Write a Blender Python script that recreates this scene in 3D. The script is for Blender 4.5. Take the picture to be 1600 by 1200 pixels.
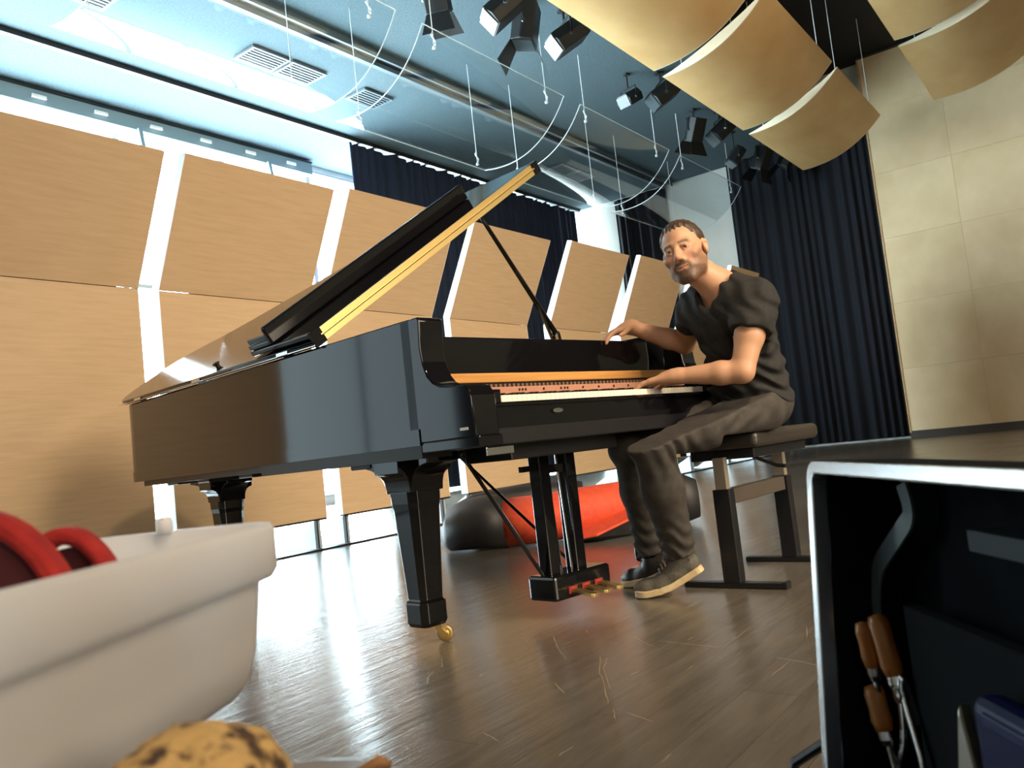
import bpy, bmesh, math, random
import numpy as np
from mathutils import Vector, Matrix
random.seed(7); RNG = np.random.default_rng(7)
for o in list(bpy.data.objects): bpy.data.objects.remove(o)
SC = bpy.context.scene; COL = SC.collection
PI = math.pi

# ------------------------------------------------------------------ camera
CAM_H = 0.60
PITCH, ROLL = math.radians(4.4378), math.radians(6.2773)
cd = bpy.data.cameras.new('camera'); cam = bpy.data.objects.new('camera', cd); COL.objects.link(cam)
cd.sensor_fit = 'HORIZONTAL'; cd.sensor_width = 36.0; cd.lens = 1300/1600*36.0
cd.clip_start = 0.02; cd.clip_end = 200
cd.dof.use_dof = True; cd.dof.focus_distance = 3.2; cd.dof.aperture_fstop = 10
up_c = Vector((-math.sin(ROLL)*math.cos(PITCH), -math.cos(ROLL)*math.cos(PITCH), math.sin(PITCH)))
fh_c = (Vector((0,0,1)) - up_c*up_c.z).normalized()
rt_c = fh_c.cross(up_c)
if rt_c.x < 0: rt_c = -rt_c
Rw = Matrix((rt_c, fh_c, up_c))                       # camera (x right, y down, z forward) -> world
m = Matrix((Rw@Vector((1,0,0)), Rw@Vector((0,-1,0)), Rw@Vector((0,0,-1)))).transposed().to_4x4()
m.translation = (0,0,CAM_H); cam.matrix_world = m
SC.camera = cam

# ------------------------------------------------------------------ exposure, world, lamps
SC.view_settings.view_transform = 'Standard'; SC.view_settings.look = 'None'
SC.view_settings.exposure = 0.0; SC.view_settings.gamma = 1.0
SC.view_settings.use_curve_mapping = False
w = bpy.data.worlds.new('world'); SC.world = w; w.use_nodes = True
w.node_tree.nodes['Background'].inputs[0].default_value = (0.6,0.75,0.9,1)
w.node_tree.nodes['Background'].inputs[1].default_value = 0.3
WARM = (1.0,0.79,0.54)
def lamp(name, kind, loc, target, energy, color, **kw):
    l = bpy.data.lights.new(name, kind); l.energy = energy; l.color = color
    for k,v in kw.items(): setattr(l, k, v)
    o = bpy.data.objects.new(name, l); COL.objects.link(o); o.location = loc
    o.rotation_euler = (Vector(target)-Vector(loc)).to_track_quat('-Z','Y').to_euler()
    return o
WIN_STRENGTH = 36.0
lamp('stage_spot', 'SPOT', (1.6,-0.9,5.9), (0.6,3.2,0.5), 1050, WARM, spot_size=math.radians(62), spot_blend=0.9, shadow_soft_size=0.14)
lamp('house_fill_lamp', 'AREA', (6.5,-2.0,6.6), (2.0,7.0,1.5), 235, WARM, size=2.5, spread=math.radians(100))
lamp('house_fill_lamp', 'AREA', (7.0,-1.8,3.2), (0.0,7.0,1.2), 190, (1.0,.82,.62), size=4.0, spread=math.radians(80))  # unseen low lamp added to brighten the tilted upper panels
lamp('house_fill_lamp', 'AREA', (0.6,-6.0,3.6), (-1.6,6.5,1.6), 27, (1.0,.82,.72), size=3.0, spread=math.radians(60))  # added fill near the view axis, lifts the panels and softens shadows there

# ------------------------------------------------------------------ frames
P0 = Vector((-1.399,6.589,0)); RA = math.radians(-36)       # room frame: x = o (into the room), y = s (along the panel wall)
RN = Vector((math.cos(RA),math.sin(RA),0)); RD = Vector((-math.sin(RA),math.cos(RA),0))
def RM(o,s,z=0): return P0+RN*o+RD*s+Vector((0,0,z))
PO = Vector((-0.295,2.535,0)); PA = math.radians(45.2)      # piano frame: x = bass to treble, y = towards the tail
PK = Vector((math.cos(PA),math.sin(PA),0)); PT = Vector((-math.sin(PA),math.cos(PA),0))
def PW(x,y,z=0): return PO+PK*x+PT*y+Vector((0,0,z))

# ------------------------------------------------------------------ mesh helpers
class MB:
    def __init__(s): s.v=[]; s.f=[]
    def add(s, vs, fs):
        n=len(s.v); s.v += [tuple(p) for p in vs]; s.f += [tuple(i+n for i in f) for f in fs]; return s
    def box(s,x0,x1,y0,y1,z0,z1):
        v=[(x0,y0,z0),(x1,y0,z0),(x1,y1,z0),(x0,y1,z0),(x0,y0,z1),(x1,y0,z1),(x1,y1,z1),(x0,y1,z1)]
        return s.add(v,[(0,3,2,1),(4,5,6,7),(0,1,5,4),(1,2,6,5),(2,3,7,6),(3,0,4,7)])
    def bar(s,a,b,w,h,up=(0,0,1)):
        a=Vector(a);b=Vector(b);d=(b-a).normalized();u=Vector(up)
        if abs(d.dot(u))>.98: u=Vector((1,0,0))
        x=d.cross(u).normalized()*w/2; y=x.cross(d).normalized()*h/2
        v=[a-x-y,a+x-y,a+x+y,a-x+y,b-x-y,b+x-y,b+x+y,b-x+y]
        return s.add(v,[(3,2,1,0),(4,5,6,7),(0,1,5,4),(1,2,6,5),(2,3,7,6),(3,0,4,7)])
    def prism(s,poly,axis,lo,hi):
        n=len(poly); A=[];B=[]
        for (a,b) in poly:
            for t,L in ((lo,A),(hi,B)): L.append({'x':(t,a,b),'y':(a,t,b),'z':(a,b,t)}[axis])
        fs=[tuple(range(n))[::-1],tuple(range(n,2*n))]+[(i,(i+1)%n,n+(i+1)%n,n+i) for i in range(n)]
        return s.add(A+B,fs)
    def tube(s,path,r,n=8,caps=True):
        path=[Vector(p) for p in path]; rs=r if isinstance(r,(list,tuple)) else [r]*len(path)
        rings=[];u=None
        for i,p in enumerate(path):
            d=(path[min(i+1,len(path)-1)]-path[max(i-1,0)]).normalized()
            if u is None:
                u=Vector((0,0,1)) if abs(d.z)<.9 else Vector((1,0,0))
            u=(u-d*u.dot(d)).normalized(); w_=d.cross(u)
            rings.append([p+(u*math.cos(2*PI*j/n)+w_*math.sin(2*PI*j/n))*rs[i] for j in range(n)])
        vs=[q for R in rings for q in R]; fs=[]
        for i in range(len(path)-1):
            for j in range(n): fs.append((i*n+j,i*n+(j+1)%n,(i+1)*n+(j+1)%n,(i+1)*n+j))
        if caps: fs.append(tuple(range(n))[::-1]); fs.append(tuple((len(path)-1)*n+j for j in range(n)))
        return s.add(vs,fs)
    def lathe(s,prof,n=24,c=(0,0,0),axis='z'):
        vs=[];fs=[]
        for r,h in prof:
            for j in range(n):
                a=2*PI*j/n; x,y=r*math.cos(a),r*math.sin(a)
                p={'z':(x,y,h),'x':(h,x,y),'y':(x,h,y)}[axis]; vs.append((p[0]+c[0],p[1]+c[1],p[2]+c[2]))
        for i in range(len(prof)-1):
            for j in range(n): fs.append((i*n+j,i*n+(j+1)%n,(i+1)*n+(j+1)%n,(i+1)*n+j))
        fs.append(tuple(range(n))[::-1]); fs.append(tuple((len(prof)-1)*n+j for j in range(n)))
        return s.add(vs,fs)
    def loft(s,rings,caps=True):
        n=len(rings[0]); vs=[p for R in rings for p in R]; fs=[]
        for i in range(len(rings)-1):
            for j in range(n): fs.append((i*n+j,i*n+(j+1)%n,(i+1)*n+(j+1)%n,(i+1)*n+j))
        if caps: fs.append(tuple(range(n))[::-1]); fs.append(tuple((len(rings)-1)*n+j for j in range(n)))
        return s.add(vs,fs)
    def grid(s,fn,nu,nv):
        vs=[fn(i/nu,j/nv) for i in range(nu+1) for j in range(nv+1)]
        fs=[(i*(nv+1)+j,(i+1)*(nv+1)+j,(i+1)*(nv+1)+j+1,i*(nv+1)+j+1) for i in range(nu) for j in range(nv)]
        return s.add(vs,fs)
    def mesh(s,name,mat,smooth=False,fix=True):
        me=bpy.data.meshes.new(name); me.from_pydata(s.v,[],s.f)
        if fix:
            b=bmesh.new(); b.from_mesh(me); bmesh.ops.recalc_face_normals(b,faces=b.faces); b.to_mesh(me); b.free()
        if mat: me.materials.append(mat)
        if smooth: me.polygons.foreach_set('use_smooth',[True]*len(me.polygons))
        me.update(); return me
    def build(s,name,mat,parent=None,smooth=False,bevel=0,loc=None,rz=None,auto=None,seg=2):
        me=s.mesh(name,mat,smooth); return link(name,me,parent,bevel,loc,rz,auto,seg)
def link(name,me,parent=None,bevel=0,loc=None,rz=None,auto=None,seg=2):
    o=bpy.data.objects.new(name,me); COL.objects.link(o)
    if parent: o.parent=parent
    if loc is not None: o.location=loc
    if rz is not None: o.rotation_euler=(0,0,rz)
    if bevel:
        md=o.modifiers.new('bevel','BEVEL'); md.width=bevel; md.segments=seg; md.limit_method='ANGLE'; md.angle_limit=math.radians(35)
    if auto:
        me.polygons.foreach_set('use_smooth',[True]*len(me.polygons))
        b=bmesh.new(); b.from_mesh(me)
        for e in b.edges:
            e.smooth = not (len(e.link_faces)==2 and e.calc_face_angle(0)>math.radians(auto))
        b.to_mesh(me); b.free()
    return o
def empty(name,loc=(0,0,0),rz=0,label=None,cat=None,group=None):
    o=bpy.data.objects.new(name,None); COL.objects.link(o); o.location=loc; o.rotation_euler=(0,0,rz); o.empty_display_size=.1
    if label: tag(o,label,cat,group)
    return o
def tag(o,label,cat,group=None):
    o['label']=label; o['category']=cat
    if group: o['group']=group
    return o
def struct(o): o['kind']='structure'; return o
def room(mb,name,mat,**k): return mb.build(name,mat,loc=P0,rz=RA,**k)

# ------------------------------------------------------------------ materials
def mat(name,col=(.5,.5,.5),rough=.5,metal=0,coat=0,spec=None,**kw):
    m=bpy.data.materials.new(name); m.use_nodes=True; b=m.node_tree.nodes['Principled BSDF']
    b.inputs['Base Color'].default_value=(*col,1); b.inputs['Roughness'].default_value=rough; b.inputs['Metallic'].default_value=metal
    b.inputs['Coat Weight'].default_value=coat; b.inputs['Coat Roughness'].default_value=.03
    if spec is not None: b.inputs['Specular IOR Level'].default_value=spec
    for k,v in kw.items(): b.inputs[k.replace('_',' ')].default_value=v
    return m
def nodes(m): return m.node_tree.nodes, m.node_tree.links, m.node_tree.nodes['Principled BSDF']
def noisy(m,c1,c2,scale=(1,1,1),nscale=5,detail=4,bump=0,bscale=None,obj=True,lo=.35,hi=.65,dist=.02,rough=None):
    N,L,b=nodes(m)
    tc=N.new('ShaderNodeTexCoord'); mp=N.new('ShaderNodeMapping'); mp.inputs['Scale'].default_value=scale
    L.new(tc.outputs['Object'],mp.inputs[0])
    oi=N.new('ShaderNodeObjectInfo'); ad=N.new('ShaderNodeVectorMath'); ad.operation='ADD'
    ml=N.new('ShaderNodeMath'); ml.operation='MULTIPLY'; ml.inputs[1].default_value=37.0
    L.new(oi.outputs['Random'],ml.inputs[0]); L.new(mp.outputs[0],ad.inputs[0]); L.new(ml.outputs[0],ad.inputs[1])
    nz=N.new('ShaderNodeTexNoise'); nz.inputs['Scale'].default_value=nscale; nz.inputs['Detail'].default_value=detail
    L.new(ad.outputs[0],nz.inputs['Vector'])
    cr=N.new('ShaderNodeValToRGB'); cr.color_ramp.elements[0].position=lo; cr.color_ramp.elements[1].position=hi
    cr.color_ramp.elements[0].color=(*c1,1); cr.color_ramp.elements[1].color=(*c2,1)
    L.new(nz.outputs['Fac'],cr.inputs[0]); L.new(cr.outputs[0],b.inputs['Base Color'])
    if rough:
        mr=N.new('ShaderNodeMapRange'); mr.inputs['To Min'].default_value=rough[0]; mr.inputs['To Max'].default_value=rough[1]
        L.new(nz.outputs['Fac'],mr.inputs[0]); L.new(mr.outputs[0],b.inputs['Roughness'])
    if bump:
        n2=nz
        if bscale:
            n2=N.new('ShaderNodeTexNoise'); n2.inputs['Scale'].default_value=bscale; n2.inputs['Detail'].default_value=5; L.new(ad.outputs[0],n2.inputs['Vector'])
        bp=N.new('ShaderNodeBump'); bp.inputs['Strength'].default_value=bump; bp.inputs['Distance'].default_value=dist
        L.new(n2.outputs['Fac'],bp.inputs['Height']); L.new(bp.outputs[0],b.inputs['Normal'])
    return m
M={}
M['black']=mat('black_lacquer',(.005,.005,.006),.07,coat=.12)
M['satin']=mat('black_satin',(.010,.010,.012),.35)
M['brass']=mat('brass',(.92,.68,.28),.38,1)
M['chrome']=mat('chrome',(.75,.76,.78),.15,1)
M['ivory']=mat('ivory_key',(.86,.82,.70),.3)
M['ebony']=mat('ebony_key',(.012,.011,.010),.3)
M['rail']=noisy(mat('varnished_rail',rough=.35),(.46,.22,.06),(.58,.30,.09),(1,6,40),3)
M['felt']=mat('pink_key_felt',(.42,.20,.13),.8)
M['panel']=noisy(mat('beech_panel',rough=.55),(.55,.395,.235),(.62,.45,.275),(1,1.2,14),3.2,5,lo=.3,hi=.7)
M['panel_edge']=mat('white_panel_edge',(.82,.84,.85),.5)
M['ply']=noisy(mat('birch_plywood',rough=.6),(.66,.485,.27),(.78,.595,.365),(1.2,1.2,1.0),1.6,6,lo=.3,hi=.7)
M['ply_edge']=noisy(mat('plywood_edge',rough=.6),(.45,.27,.11),(.55,.34,.15),(1,1,4),4)
M['reflector']=noisy(mat('maple_reflector',rough=.5),(.70,.43,.17),(.82,.56,.26),(1.6,.8,1),1.4,6,lo=.3,hi=.72)
M['reflector_edge']=mat('pale_reflector_edge',(.80,.70,.50),.55)
M['ceil']=noisy(mat('blue_grey_ceiling',rough=.55),(.062,.092,.108),(.082,.116,.132),(1,1,1),40,3,bump=.25,bscale=60); M['ceil'].node_tree.nodes['Principled BSDF'].inputs['Specular IOR Level'].default_value=.15; M['ceil'].node_tree.nodes['Principled BSDF'].inputs['Roughness'].default_value=.85
M['ceil_black']=mat('black_ceiling',(.006,.006,.008),.8)
M['plaster']=noisy(mat('white_plaster',rough=.8),(.70,.70,.66),(.76,.76,.72),(1,1,1),2)
M['dark_wall']=mat('dark_wall',(.05,.04,.035),.7)
M['hall_wall']=mat('hall_wall',(.34,.24,.14),.7)
M['navy']=noisy(mat('navy_velvet',rough=.9),(.0015,.0023,.006),(.0026,.004,.010),(8,8,.4),4)
M['navy_lifted']=noisy(mat('lifted_navy_velvet',rough=.9),(.007,.013,.034),(.011,.020,.050),(8,8,.4),4)  # same navy velvet with light put into its colour, as only warm lamps reach it
M['frame']=mat('window_frame',(.55,.60,.64),.4)
M['steel']=mat('pale_steel',(.55,.66,.72),.4,.3)
M['dark_metal']=mat('dark_metal',(.02,.02,.022),.45,.3)
M['black_paint']=mat('black_paint',(.008,.008,.009),.5)
M['lampbody']=mat('lamp_housing',(.012,.014,.016),.45)
M['grey_metal']=mat('grey_metal',(.10,.13,.15),.5)
M['rail_blue']=mat('blue_grey_rail',(.20,.28,.32),.5)
M['lens']=mat('lamp_lens',(.05,.065,.072),.4)
M['wire']=mat('steel_wire',(.75,.78,.80),.4,.2)
M['edge_glow']=mat('acrylic_edge_glow',(.62,.72,.76),.3)  # pale colour stands in for light glowing in the clear edges
# window pane: daylight comes through it
m=bpy.data.materials.new('daylit_pane'); m.use_nodes=True; N=m.node_tree.nodes; N.clear()
e=N.new('ShaderNodeEmission'); e.inputs[0].default_value=(.72,.92,1,1); e.inputs[1].default_value=WIN_STRENGTH
oo=N.new('ShaderNodeOutputMaterial'); m.node_tree.links.new(e.outputs[0],oo.inputs[0]); M['pane']=m
M['glow_pane']=m.copy(); M['glow_pane'].name='unseen_glow_pane'; M['glow_pane'].node_tree.nodes['Emission'].inputs[1].default_value=1.7  # dim glow added to unseen panes for the lacquer's blue-grey reflection
# acrylic
m=bpy.data.materials.new('clear_acrylic'); m.use_nodes=True; N=m.node_tree.nodes; L=m.node_tree.links; N.clear()
tr=N.new('ShaderNodeBsdfTransparent'); tr.inputs[0].default_value=(.93,.96,.97,1)
gl=N.new('ShaderNodeBsdfGlossy'); gl.inputs['Roughness'].default_value=.04; gl.inputs[0].default_value=(1,1,1,1)
lw=N.new('ShaderNodeLayerWeight'); lw.inputs[0].default_value=.5; pw=N.new('ShaderNodeMath'); pw.operation='POWER'; pw.inputs[1].default_value=3.5; L.new(lw.outputs['Facing'],pw.inputs[0]); fr=N.new('ShaderNodeMath'); fr.operation='MULTIPLY_ADD'; fr.inputs[1].default_value=.55; fr.inputs[2].default_value=.025; L.new(pw.outputs[0],fr.inputs[0])
mx=N.new('ShaderNodeMixShader'); oo=N.new('ShaderNodeOutputMaterial')
L.new(fr.outputs[0],mx.inputs[0]); L.new(tr.outputs[0],mx.inputs[1]); L.new(gl.outputs[0],mx.inputs[2]); L.new(mx.outputs[0],oo.inputs[0]); M['acrylic']=m
# stage floor boards
m=mat('stage_board',(.05,.04,.03),.34); N,L,b=nodes(m)
tc=N.new('ShaderNodeTexCoord'); oi=N.new('ShaderNodeObjectInfo')
ge=N.new('ShaderNodeNewGeometry')
mp=N.new('ShaderNodeMapping'); mp.inputs['Rotation'].default_value=(0,0,math.radians(36)); mp.inputs['Scale'].default_value=(1,1,1); L.new(ge.outputs['Position'],mp.inputs[0])
mp2=N.new('ShaderNodeMapping'); mp2.inputs['Scale'].default_value=(9,.8,1); L.new(mp.outputs[0],mp2.inputs[0])
n1=N.new('ShaderNodeTexNoise'); n1.inputs['Scale'].default_value=3; n1.inputs['Detail'].default_value=8; n1.inputs['Roughness'].default_value=.65; L.new(mp2.outputs[0],n1.inputs['Vector'])
n2=N.new('ShaderNodeTexNoise'); n2.inputs['Scale'].default_value=1.1; n2.inputs['Detail'].default_value=6; L.new(mp.outputs[0],n2.inputs['Vector'])
c1=N.new('ShaderNodeValToRGB'); c1.color_ramp.elements[0].position=.3; c1.color_ramp.elements[1].position=.75
c1.color_ramp.elements[0].color=(.090,.079,.065,1); c1.color_ramp.elements[1].color=(.150,.131,.107,1); L.new(n1.outputs['Fac'],c1.inputs[0])
mr=N.new('ShaderNodeMapRange'); mr.inputs['From Min'].default_value=.25; mr.inputs['From Max'].default_value=.75; mr.inputs['To Min'].default_value=.75; mr.inputs['To Max'].default_value=1.35; L.new(n2.outputs['Fac'],mr.inputs[0])
mu=N.new('ShaderNodeMixRGB'); mu.blend_type='MULTIPLY'; mu.inputs[0].default_value=1; L.new(c1.outputs[0],mu.inputs[1]); L.new(mr.outputs[0],mu.inputs[2])
hv=N.new('ShaderNodeHueSaturation'); mr2=N.new('ShaderNodeMapRange'); mr2.inputs['To Min'].default_value=.95; mr2.inputs['To Max'].default_value=1.05
L.new(oi.outputs['Random'],mr2.inputs[0]); L.new(mr2.outputs[0],hv.inputs['Value']); L.new(mu.outputs[0],hv.inputs['Color'])
# scuffs: sparse pale flecks and chips worn into the paint
vo=N.new('ShaderNodeTexVoronoi'); vo.feature='F1'; vo.inputs['Scale'].default_value=1.0; vo.inputs['Randomness'].default_value=1
mp3=N.new('ShaderNodeMapping'); mp3.inputs['Scale'].default_value=(7.5,2.6,1); mp3.inputs['Rotation'].default_value=(0,0,math.radians(70)); L.new(mp.outputs[0],mp3.inputs[0])
nzw=N.new('ShaderNodeTexNoise'); nzw.inputs['Scale'].default_value=5; L.new(mp.outputs[0],nzw.inputs['Vector'])
mxv=N.new('ShaderNodeMixRGB'); mxv.inputs[0].default_value=.18; L.new(mp3.outputs[0],mxv.inputs[1]); L.new(nzw.outputs['Color'],mxv.inputs[2]); L.new(mxv.outputs[0],vo.inputs['Vector'])
fl=N.new('ShaderNodeTexNoise'); fl.inputs['Scale'].default_value=2.2; fl.inputs['Detail'].default_value=9; fl.inputs['Roughness'].default_value=.8
mp4=N.new('ShaderNodeMapping'); mp4.inputs['Scale'].default_value=(16,5,1); L.new(mp.outputs[0],mp4.inputs[0]); L.new(mp4.outputs[0],fl.inputs['Vector'])
fr1=N.new('ShaderNodeMapRange'); fr1.inputs['From Min'].default_value=.64; fr1.inputs['From Max'].default_value=.72; L.new(fl.outputs['Fac'],fr1.inputs[0])
mxs=N.new('ShaderNodeMixRGB'); mxs.inputs[2].default_value=(.30,.22,.13,1); L.new(fr1.outputs[0],mxs.inputs[0]); L.new(hv.outputs[0],mxs.inputs[1]); L.new(mxs.outputs[0],b.inputs['Base Color'])
rr=N.new('ShaderNodeMapRange'); rr.inputs['To Min'].default_value=.13; rr.inputs['To Max'].default_value=.30; L.new(n2.outputs['Fac'],rr.inputs[0]); L.new(rr.outputs[0],b.inputs['Roughness'])
bp=N.new('ShaderNodeBump'); bp.inputs['Strength'].default_value=.22; bp.inputs['Distance'].default_value=.01; L.new(n1.outputs['Fac'],bp.inputs['Height']); L.new(bp.outputs[0],b.inputs['Normal'])
M['floor']=m
# ================================================================== THE SETTING
floor=struct(room(MB().box(-8,14,-14,14,-.06,-.012),'floor',M['floor']))
bw=.128; random.seed(3)
plank_me={}
def plank_mesh(L_):
    if L_ not in plank_me: plank_me[L_]=MB().box(-bw/2+.0007,bw/2-.0007,-L_/2+.001,L_/2-.001,-.014,0).mesh('plank',M['floor'])
    return plank_me[L_]
O0,O1,S0,S1=.9,5.8,-4.6,3.2
rows=int((O1-O0)/bw)
for r in range(rows):
    oc=O0+bw*(r+.5); s=S0-(r*0.83)%1.9
    while s<S1:
        a=max(s,S0); b=min(s+2.6,S1)
        if b-a>.15:
            p=link('plank',plank_mesh(round(b-a,3)),floor); p.location=(oc,(a+b)/2,0)
        s+=2.6
far=MB()
def far_rows(o0,o1,s0,s1):
    n=max(1,round((o1-o0)/bw)); w_=(o1-o0)/n
    for r in range(n):
        oc=o0+w_*(r+.5); s=s0-(r*0.83)%1.9
        while s<s1:
            a=max(s,s0); b=min(s+2.6,s1)
            if b-a>.1: far.box(oc-w_/2+.0007,oc+w_/2-.0007,a+.001,b-.001,-.014,0)
            s+=2.6
far_rows(-6,O0,-5,12.4); far_rows(O0,O0+rows*bw,S1,12.4); far_rows(O0+rows*bw,9,-5,12.4); far_rows(-6,9,-8,-5); far_rows(O0,O0+rows*bw,-5,S0)
fp=far.build('far_planks',M['floor'],floor); fp['kind']='stuff'

scuffs=[[(-0.063, 2.714), (-0.036, 2.625)], [(0.042, 2.689), (0.048, 2.559), (0.066, 2.375)], [(0.277, 2.558), (0.322, 2.408)], [(0.341, 2.477), (0.409, 2.407), (0.494, 2.323)], [(0.495, 2.328), (0.625, 2.516)], [(0.356, 2.144), (0.383, 2.182)], [(0.162, 2.379), (0.145, 2.205), (0.144, 2.068), (0.138, 1.949)], [(0.181, 2.348), (0.157, 2.251), (0.155, 2.053)], [(0.024, 2.163), (0.044, 2.063)], [(-0.145, 1.848), (-0.108, 1.781)], [(0.145, 1.912), (0.143, 1.839)], [(0.17, 1.882), (0.219, 1.797)], [(-0.09, 2.42), (-0.053, 2.465)], [(-0.017, 2.428), (0.017, 2.454)], [(-0.177, 2.303), (-0.162, 2.33)], [(0.586, 2.177), (0.637, 2.112), (0.662, 2.06)], [(0.534, 2.025), (0.619, 2.137)], [(0.197, 1.576), (0.221, 1.613)], [(0.01, 1.663), (0.043, 1.708)], [(0.067, 2.557), (0.117, 2.607)], [(0.15, 2.713), (0.152, 2.675)], [(0.215, 2.153), (0.246, 2.189)], [(0.421, 2.449), (0.453, 2.482)], [(0.53, 2.397), (0.558, 2.432)], [(-0.314, 2.289), (-0.319, 2.367), (-0.308, 2.403)], [(-0.302, 2.574), (-0.287, 2.435)], [(0.765, 2.445), (0.727, 2.334)], [(-0.085, 2.212), (-0.068, 2.223)], [(-0.454, 1.807), (-0.438, 1.901), (-0.417, 1.96), (-0.366, 2.013)]]
mb=MB(); rs=random.Random(5); fi=floor.matrix_basis.inverted() if False else None
def to_room(x,y): q=Vector((x,y,0))-P0; return q.dot(RN),q.dot(RD)
for line in scuffs:
    pts=[]
    for a,b in zip(line[:-1],line[1:]):
        for i in range(4): t=i/4; pts.append((a[0]*(1-t)+b[0]*t+rs.uniform(-.002,.002),a[1]*(1-t)+b[1]*t+rs.uniform(-.002,.002)))
    pts.append(line[-1]); pts=[Vector((*to_room(*p),.0004)) for p in pts]; L_=[];R_l=[]
    for i,p in enumerate(pts):
        d=(pts[min(i+1,len(pts)-1)]-pts[max(i-1,0)]).normalized(); s_=Vector((-d.y,d.x,0))*rs.uniform(.0005,.0014)*(1 if 0<i<len(pts)-1 else .3)
        L_.append(p+s_); R_l.append(p-s_)
    n=len(pts); mb.add(L_+R_l,[(i,i+1,n+i+1,n+i) for i in range(n-1)])
sc=mb.build('scuff_marks',mat('bare_wood_scuff',(.30,.235,.15),.7),floor); sc['kind']='stuff'
# stage ceiling (blue grey) and the black void over the hall
struct(room(MB().box(-6.2,.75,-14,12.6,6.0,6.15),'ceiling',M['ceil']))
struct(room(MB().box(.75,14,-14,12.6,7.2,7.35).box(.75,.85,-14,12.6,6.0,7.3),'ceiling',M['ceil_black']))
# back wall: white plaster, plywood cladding to the right
wb=struct(room(MB().box(-6.2,2.0,12.3,12.5,0,6.0).box(.8,14,12.3,12.5,0,7.2),'wall_back',M['plaster']))
struct(room(MB().box(1.80,12,12.02,12.3,0,7.2),'wall_back',M['dark_wall']))
wb2=bpy.data.objects['wall_back.001']
zs=[.13,1.27,2.48,3.70,4.92,6.14,7.15]; os_=[1.83,3.12,4.41,5.70,6.99,8.28,9.57]
for i in range(6):
    for j in range(6):
        MB().box(os_[i]+.0015,os_[i+1]-.0015,12.002,12.02,zs[j]+.0015,zs[j+1]-.0015).build('plywood_sheet',M['ply'],wb2)
MB().box(1.80,1.83,11.99,12.3,.10,7.15).build('edge_board',M['ply_edge'],wb2)
struct(room(MB().box(1.83,10,11.97,12.02,0,.12),'baseboard_back',M['dark_wall']))
# far walls of the hall behind and beside the camera
struct(room(MB().box(-6.2,14,-14.2,-14,0,7.3),'wall_front',M['hall_wall']))
struct(room(MB().box(14,14.2,-14,12.6,0,7.3),'wall_right',M['hall_wall']))
# window wall
struct(room(MB().box(-6.25,-6.05,-14,12.5,0,.12).box(-6.25,-6.05,-14,12.5,5.93,6.0),'wall_left',M['plaster']))
wn=0
for k in range(15):
    s0=-14+1.75*k
    if s0>11: break
    wn+=1
    o=struct(room(MB().box(-6.14,-6.12,s0+.05,s0+1.70,.14,5.93),'window_%d'%wn,M['pane'] if s0>-3.6 else (M['glow_pane'] if s0>-8.8 else M['dark_wall'])))  # unseen left panes glow dimly, then go dark, to shape the piano's reflection
    fm=MB().box(-6.12,-6.05,s0-.04,s0+.05,.12,5.93 if s0>-3.6 else .16)
    for z in (.14,1.55,3.5,5.91) if s0>-3.6 else (.14,5.91): fm.box(-6.12,-6.06,s0+.05,s0+1.71,z-.03,z+.03)
    fm.build('window_frame',M['frame'],o)
# floor strip under the panel line
struct(room(MB().box(-.03,.05,-6,9.6,0,.014),'trim_1',M['black_paint']))
# soffit edge rails set in the ceiling
def rail(name,o0,o1,s0,s1,z0,z1,mt,label,cat): return tag(room(MB().box(o0,o1,s0,s1,z0,z1),name,mt,bevel=.006),label,cat)
rail('curtain_track',-4.69,-4.61,-9,12.2,5.93,6.0,M['dark_metal'],'long dark curtain track running under the pale blue ceiling','curtain track')
t=empty('ceiling_slot',RM(-2.37,3,5.93),RA,'grey recessed lighting slot running along the ceiling above clear reflectors','ceiling slot')
MB().box(-.13,-.06,-10,9.2,-.03,.07).build('flange',M['grey_metal'],t); MB().box(-.06,.10,-10,9.2,.03,.07).build('slot_cover',M['black_paint'],t); MB().box(.10,.13,-10,9.2,-.03,.07).build('flange',M['grey_metal'],t)
# light rail with small lamps in front of the window heads
t=empty('light_rail',RM(-5.90,0,5.84),RA,'blue grey rail with small white lamps above the bright windows','light rail')
MB().box(-.10,.06,-9,5.2,-.10,.14).build('rail_profile',M['rail_blue'],t,bevel=.01)
MB().box(.06,.075,-9,5.2,.10,.125).build('rail_lip',M['dark_metal'],t)
me=MB().box(-.01,.03,-.09,.09,-.02,.02).mesh('lamp',M['panel_edge'])
for k in range(17):
    o=link('lamp',me,t); o.location=(.075,-8.4+.82*k,0)
for k in range(6):
    c=MB().prism([(-.06,.0),(.10,.0),(.16,-.28),(.12,-.28)],'y',-.03,.03).build('bracket',M['rail_blue'],t); c.location=(0,-7.0+2.25*k,-.08)
# ceiling vents
def vent(o,s,lab,n=1):
    t=empty('ceiling_vent',RM(o,s,5.96),RA,lab,'vent','vents in the stage ceiling')
    for q in range(n):
        y=q*.62
        MB().box(-.19,.19,y-.27,y+.27,.02,.045).build('backing',M['black_paint'],t)
        MB().box(-.21,-.18,y-.29,y+.29,0,.03).box(.18,.21,y-.29,y+.29,0,.03).box(-.18,.18,y-.29,y-.26,0,.03).box(-.18,.18,y+.26,y+.29,0,.03).build('frame',M['grey_metal'],t)
        for i in range(6): MB().box(-.17+.06*i-.012,-.17+.06*i+.012,y-.26,y+.26,.005,.02).build('slat',M['grey_metal'],t)
vent(-3.35,4.2,'dark slatted vent in blue ceiling seen through clear reflector edge')
vent(-3.36,2.3,'pale double vent washed out by daylight on ceiling',2)
vent(-3.36,-.6,'pale double vent near the top left corner of ceiling',2)
vent(-3.3,9.4,'square double vent in far dark end of ceiling',2)
t=empty('ceiling_speaker',RM(2.77,7.39,7.1),RA,'small white framed grille on black ceiling between wooden reflectors','speaker')
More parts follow.
